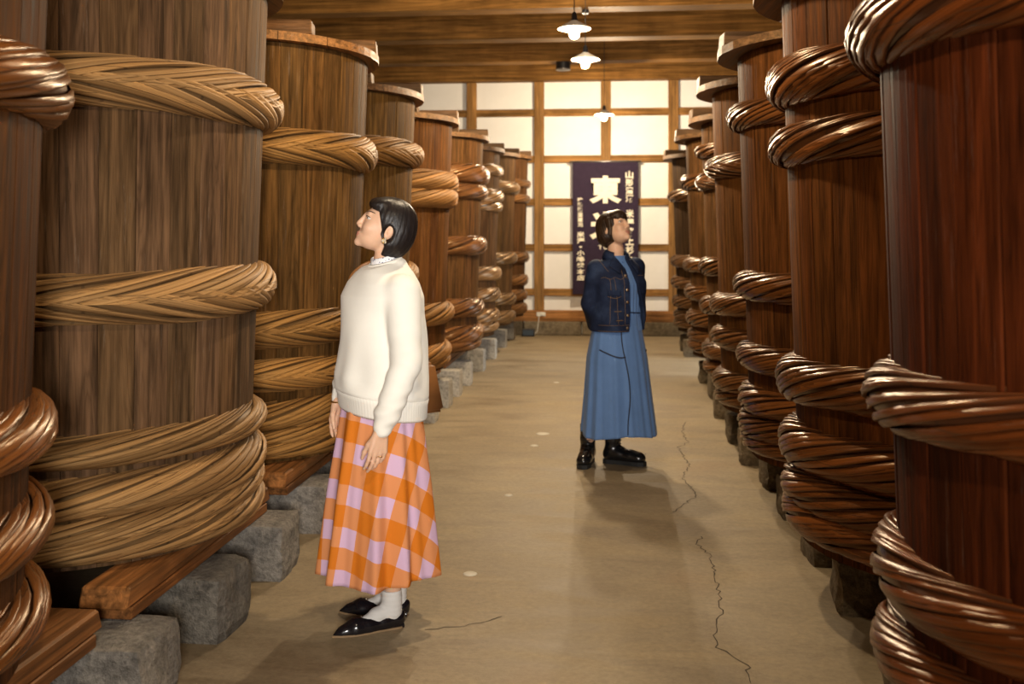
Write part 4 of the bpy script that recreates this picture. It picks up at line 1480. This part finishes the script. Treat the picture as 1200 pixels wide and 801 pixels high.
f.chain([(0, .010, 1.27), (-.005, .006, 1.36), (-.012, .012, 1.45)], [.054, .045, .047], .02)
add_head(f, Mh2)
for s in (1, -1):
    f.chain([sh2[s], el2[s], wr2[s]], [.042, .034, .024], .02)
for hip, fo, a in (((.085, 0, .84), fL2, aL2), ((-.085, 0, .84), fR2, aR2)):
    ank = foot_pt(fo, a, 0, .045, .10)
    knee = ((hip[0] + ank[0]) / 2, (hip[1] + ank[1]) / 2 - .02, .45)
    calf = (knee[0] * .65 + ank[0] * .35, knee[1] * .65 + ank[1] * .35 + .02, .31)
    f.chain([hip, knee, calf, ank], [.075, .050, .046, .032], .02)
    f.chain([ank, foot_pt(fo, a, 0, -.06, .05)], [.03, .02], .015)
add_hand(f, wr2[1], (-1, .10, -.35), (0, -1, 0), (-.2, 0, 1), .5)
add_hand(f, wr2[-1], (1, .15, -.25), (0, -1, 0), (.2, 0, 1), .5)
body2 = link('body', f.mesh('body', 1), None, w2)
face_details(body2, Mh2, M)
link('hair', hair(Mh2, 'crop'), M['hair_brown'], w2)

# dress: bodice and long flared skirt
M['dress'] = cloth('blue_chiffon', (.095, .185, .39), .75, 300, .08, .25, .1)
M['piping'] = plain('navy_piping', (.006, .008, .018), .6)
f = Field((-.26, -.22, .84), (.26, .22, 1.40), .005)
f.loft([(.86, 0, 0, .160, .128), (.95, 0, 0, .148, .118), (1.03, 0, 0, .150, .118), (1.15, 0, 0, .160, .122), (1.23, 0, .004, .140, .098), (1.275, 0, .008, .100, .075), (1.305, 0, .010, .066, .062), (1.328, 0, .010, .057, .057)], .02, 2.2,
       lambda x, y, z: -.003 * np.sin(30 * np.arctan2(y, x)) * np.clip((1.25 - z) / .2, 0, 1))
f.cone((0, .008, 1.305), (0, .006, 1.40), .046, .050, .004, 'sub')
bod = link('dress', f.mesh('dress', 1), M['dress'], w2)
ds = skirt_mesh('dress_skirt', [(0, .985, 0, 0, .146, .117), (.12, .90, 0, 0, .154, .128), (.20, .82, 0, 0, .170, .142), (.35, .70, 0, 0, .192, .166), (.7, .44, .006, -.004, .215, .195), (1, .225, .010, -.008, .238, .217)],
                [(12, .5, .4), (19, .4, 1.2), (7, .3, 2.2), (33, .12, .2)], .048, kcone=.2, hem_wave=.012, gather=.6)
so = link('dress_skirt', ds, M['dress'], bod)
md = so.modifiers.new('thickness', 'SOLIDIFY'); md.thickness = .002
bvD = bvh_of(ds); bvB = bvh_of(bod.data)
def on_front(bv, pts, off=.003):
    out = []
    for x, z in pts:
        h = surf_y(bv, x, z)
        if h is not None: out.append(h + Vector((0, -off, 0)))
    return out
# waist seam piping goes right round
ring = []
for i in range(49):
    a = 2 * PI * i / 48
    d = Vector((math.cos(a), math.sin(a), 0))
    h = bvB.ray_cast(d * .5 + Vector((0, 0, .985)), -d)[0]
    h2 = bvD.ray_cast(d * .5 + Vector((0, 0, .975)), -d)[0]
    r = max((h.xy.length if h else 0), (h2.xy.length if h2 else 0)) + .001
    ring.append((d.x * r, d.y * r, .982 - .012 * math.cos(a)))
link('waist_piping', tube_mesh('waist_piping', ring, .0042, 6, False), M['piping'], bod)
link('seam_piping', tube_mesh('seam_piping', on_front(bvD, [(-.035 - .012 * math.sin(k * .2), .955 - k * .018) for k in range(41)]), .0036, 6), M['piping'], bod)
yk = [(-.165 + .13 * k / 20, .755 - .045 * math.sin(PI * min(1, k / 20 * .62))) for k in range(21)]
link('yoke_piping', tube_mesh('yoke_piping', on_front(bvD, yk), .0042, 6), M['piping'], bod)
yk = [(.15 + .055 * k / 8, .735 + .012 * k / 8) for k in range(9)]
pp = on_front(bvD, yk)
if len(pp) > 2: link('yoke_piping', tube_mesh('yoke_piping', pp, .0042, 6), M['piping'], bod)
for k in range(4):
    h = surf_y(bvB, .004, 1.29 - .035 * k)
    if h:
        o = link('dress_button', bm_sphere('dress_button', .006, 10), M['dress'], bod); o.location = h + Vector((0, -.003, 0))

# denim jacket, left front pushed open
def denim():
    t = NT('dark_denim')
    co = t.n('ShaderNodeTexCoord').outputs['Object']
    n = t.noise(co, 6, 5, .65); tw = t.noise(t.mapping(co, (500, 500, 160)), 1.0, 2)
    c = t.ramp(n, [(.32, (.004, .007, .019)), (.52, (.009, .016, .043)), (.72, (.024, .040, .085))])
    c = t.mix(.35, c, t.mix(1.0, c, t.ramp(tw, [(.3, (.6, .6, .6)), (.7, (1.5, 1.5, 1.5))]), 'MULTIPLY'))
    t.bump(tw, .25, .001)
    return t.set(c, .8, 0, .2)
M['denim'] = denim()
M['stitch'] = plain('tan_stitching', (.17, .10, .035), .7)
M['brass'] = plain('button_metal', (.62, .48, .30), .3, 1.0)
f = Field((-.36, -.24, .80), (.36, .34, 1.42), .005)
f.loft([(.862, 0, 0, .175, .148), (.905, 0, 0, .177, .151), (.93, 0, 0, .178, .154), (1.05, 0, .002, .178, .152), (1.16, 0, .004, .178, .146), (1.225, 0, .008, .162, .118), (1.272, 0, .010, .118, .090), (1.308, 0, .012, .080, .074), (1.330, 0, .012, .068, .068)], .02, 2.4,
       lambda x, y, z: -.0035 * np.sin(6 * np.arctan2(y, x) + 9 * z) - .0025 * np.sin(34 * z + 2 * x * 20))
for s in (1, -1):
    we = tuple(np.array(wr2[s]) + (np.array(el2[s]) - np.array(wr2[s])) * .12)
    f.chain([(sh2[s][0] * .9, sh2[s][1], sh2[s][2] - .012), el2[s], we], [.062, .052, .038], .03)
P_ = f.block(f.lo, f.lo + f.n * f.h, 0)[1]
xr = .006 - .55 * np.clip(P_[2] - 1.245, 0, 1)
xl = .030 + .125 * np.clip((1.30 - P_[2]) / .44, 0, 1)
slot = np.maximum(np.maximum(xr - P_[0], P_[0] - xl), P_[1] + .02)
f.F = np.maximum(f.F, -slot.astype(np.float32))
# room for the dress and neck inside
f.cone((0, .010, 1.30), (0, .006, 1.42), .058, .062, .004, 'sub')
jk = link('denim_jacket', f.mesh('denim_jacket', 1), M['denim'], w2)
bvJ = bvh_of(jk.data)
def stitch(name, pts, r=.0012, off=.0012, par=jk, mat='stitch'):
    pp = on_front(bvJ, pts, off)
    if len(pp) > 1: link(name, tube_mesh(name, pp, r, 5), M[mat], par)
# waistband, yokes, placket, pockets in tan thread
N_ = 16
stitch('stitching', [(-.165 + .168 * k / N_, .905) for k in range(N_ + 1)])
stitch('stitching', [(-.165 + .168 * k / N_, .868) for k in range(N_ + 1)])
stitch('stitching', [(-.155 + .155 * k / N_, 1.190 + .006 * math.sin(k)) for k in range(N_ + 1)])
stitch('stitching', [(.085 + .075 * k / N_, 1.205) for k in range(N_ + 1)])
stitch('stitching', [(-.030, .91 + .37 * k / 20) for k in range(21)], .0012)
stitch('stitching', [(-.075 - .012 * k / 20, .91 + .28 * k / 20) for k in range(21)], .0012)
stitch('stitching', [(-.125 + .012 * k / 20, .91 + .28 * k / 20) for k in range(21)], .0012)
stitch('stitching', [(-.14 + .03 * k / 10, 1.30 - .07 * k / 10) for k in range(11)], .0012)
# chest pocket flap and lower welts
def patch(name, corners, n=8, off=.004, th=.003):
    (x0, z0), (x1, z1), (x2, z2), (x3, z3) = corners
    verts, faces = [], []
    for j in range(n + 1):
        for i in range(n + 1):
            u, v = i / n, j / n
            x = (x0 * (1 - u) + x1 * u) * (1 - v) + (x3 * (1 - u) + x2 * u) * v
            z = (z0 * (1 - u) + z1 * u) * (1 - v) + (z3 * (1 - u) + z2 * u) * v
            h = surf_y(bvJ, x, z)
            if h is None: return
            verts.append(h + Vector((0, -off, 0)))
    for j in range(n):
        for i in range(n):
            a = j * (n + 1) + i
            faces.append((a, a + 1, a + n + 2, a + n + 1))
    o = link(name, mesh_from(name, verts, faces, True), M['denim'], jk)
    m = o.modifiers.new('thickness', 'SOLIDIFY'); m.thickness = th
    return o
patch('pocket_flap', [(-.135, 1.085), (-.055, 1.085), (-.055, 1.12), (-.135, 1.12)])
stitch('stitching', [(-.135 + .08 * k / 8, 1.082 - .012 * math.sin(PI * k / 8)) for k in range(9)], .0015, .005)
stitch('stitching', [(-.10 + .045 * k / 8, .99) for k in range(9)], .002, .002)
stitch('stitching', [(-.09 + .045 * k / 8, .935) for k in range(9)], .0025, .002)
patch('pocket_flap', [(.115, 1.095), (.160, 1.095), (.155, 1.125), (.108, 1.125)])
for z in (1.205, 1.12, 1.045, .965, .888):
    h = surf_y(bvJ, -.012, z)
    if h:
        o = link('jacket_button', lathe_mesh('jacket_button', [(.0001, .005), (.006, .005), (.0088, .003), (.0092, 0)], 14), M['brass'], jk)
        o.location = h + Vector((0, -.001, 0)); o.rotation_euler = (PI / 2, 0, 0)
# collar: stand round the nape and two pointed leaves lying on the chest
verts, faces = [], []
n = 28
for i in range(n + 1):
    a = -.28 * PI + (1.56 * PI) * i / n
    for (r, z) in ((.064, 1.312), (.061, 1.352), (.066, 1.362), (.078, 1.345), (.088, 1.310)):
        dz = -.022 * max(0, -math.sin(a))
        verts.append((r * math.cos(a), .012 + r * math.sin(a) * .98, z + dz))
for i in range(n):
    for j in range(4):
        faces.append((i * 5 + j, i * 5 + j + 1, (i + 1) * 5 + j + 1, (i + 1) * 5 + j))
o = link('collar', mesh_from('collar', verts, faces, True), M['denim'], jk)
m = o.modifiers.new('thickness', 'SOLIDIFY'); m.thickness = .004; m.offset = 0
patch('collar_leaf', [(-.058, 1.312), (-.020, 1.268), (-.048, 1.215), (-.102, 1.262)], off=.009, th=.005)
patch('collar_leaf', [(.040, 1.300), (.075, 1.315), (.118, 1.258), (.080, 1.212)], off=.009, th=.005)
stitch('stitching', [(-.024 - .024 * k / 6, 1.262 - .045 * k / 6) for k in range(7)] + [(-.048 - .052 * k / 6, 1.218 + .044 * k / 6) for k in range(7)], .0014, .011)
boot(w2, (fR2.x, fR2.y, .0005), aR2)
boot(w2, (fL2.x, fL2.y, .0005), aL2)
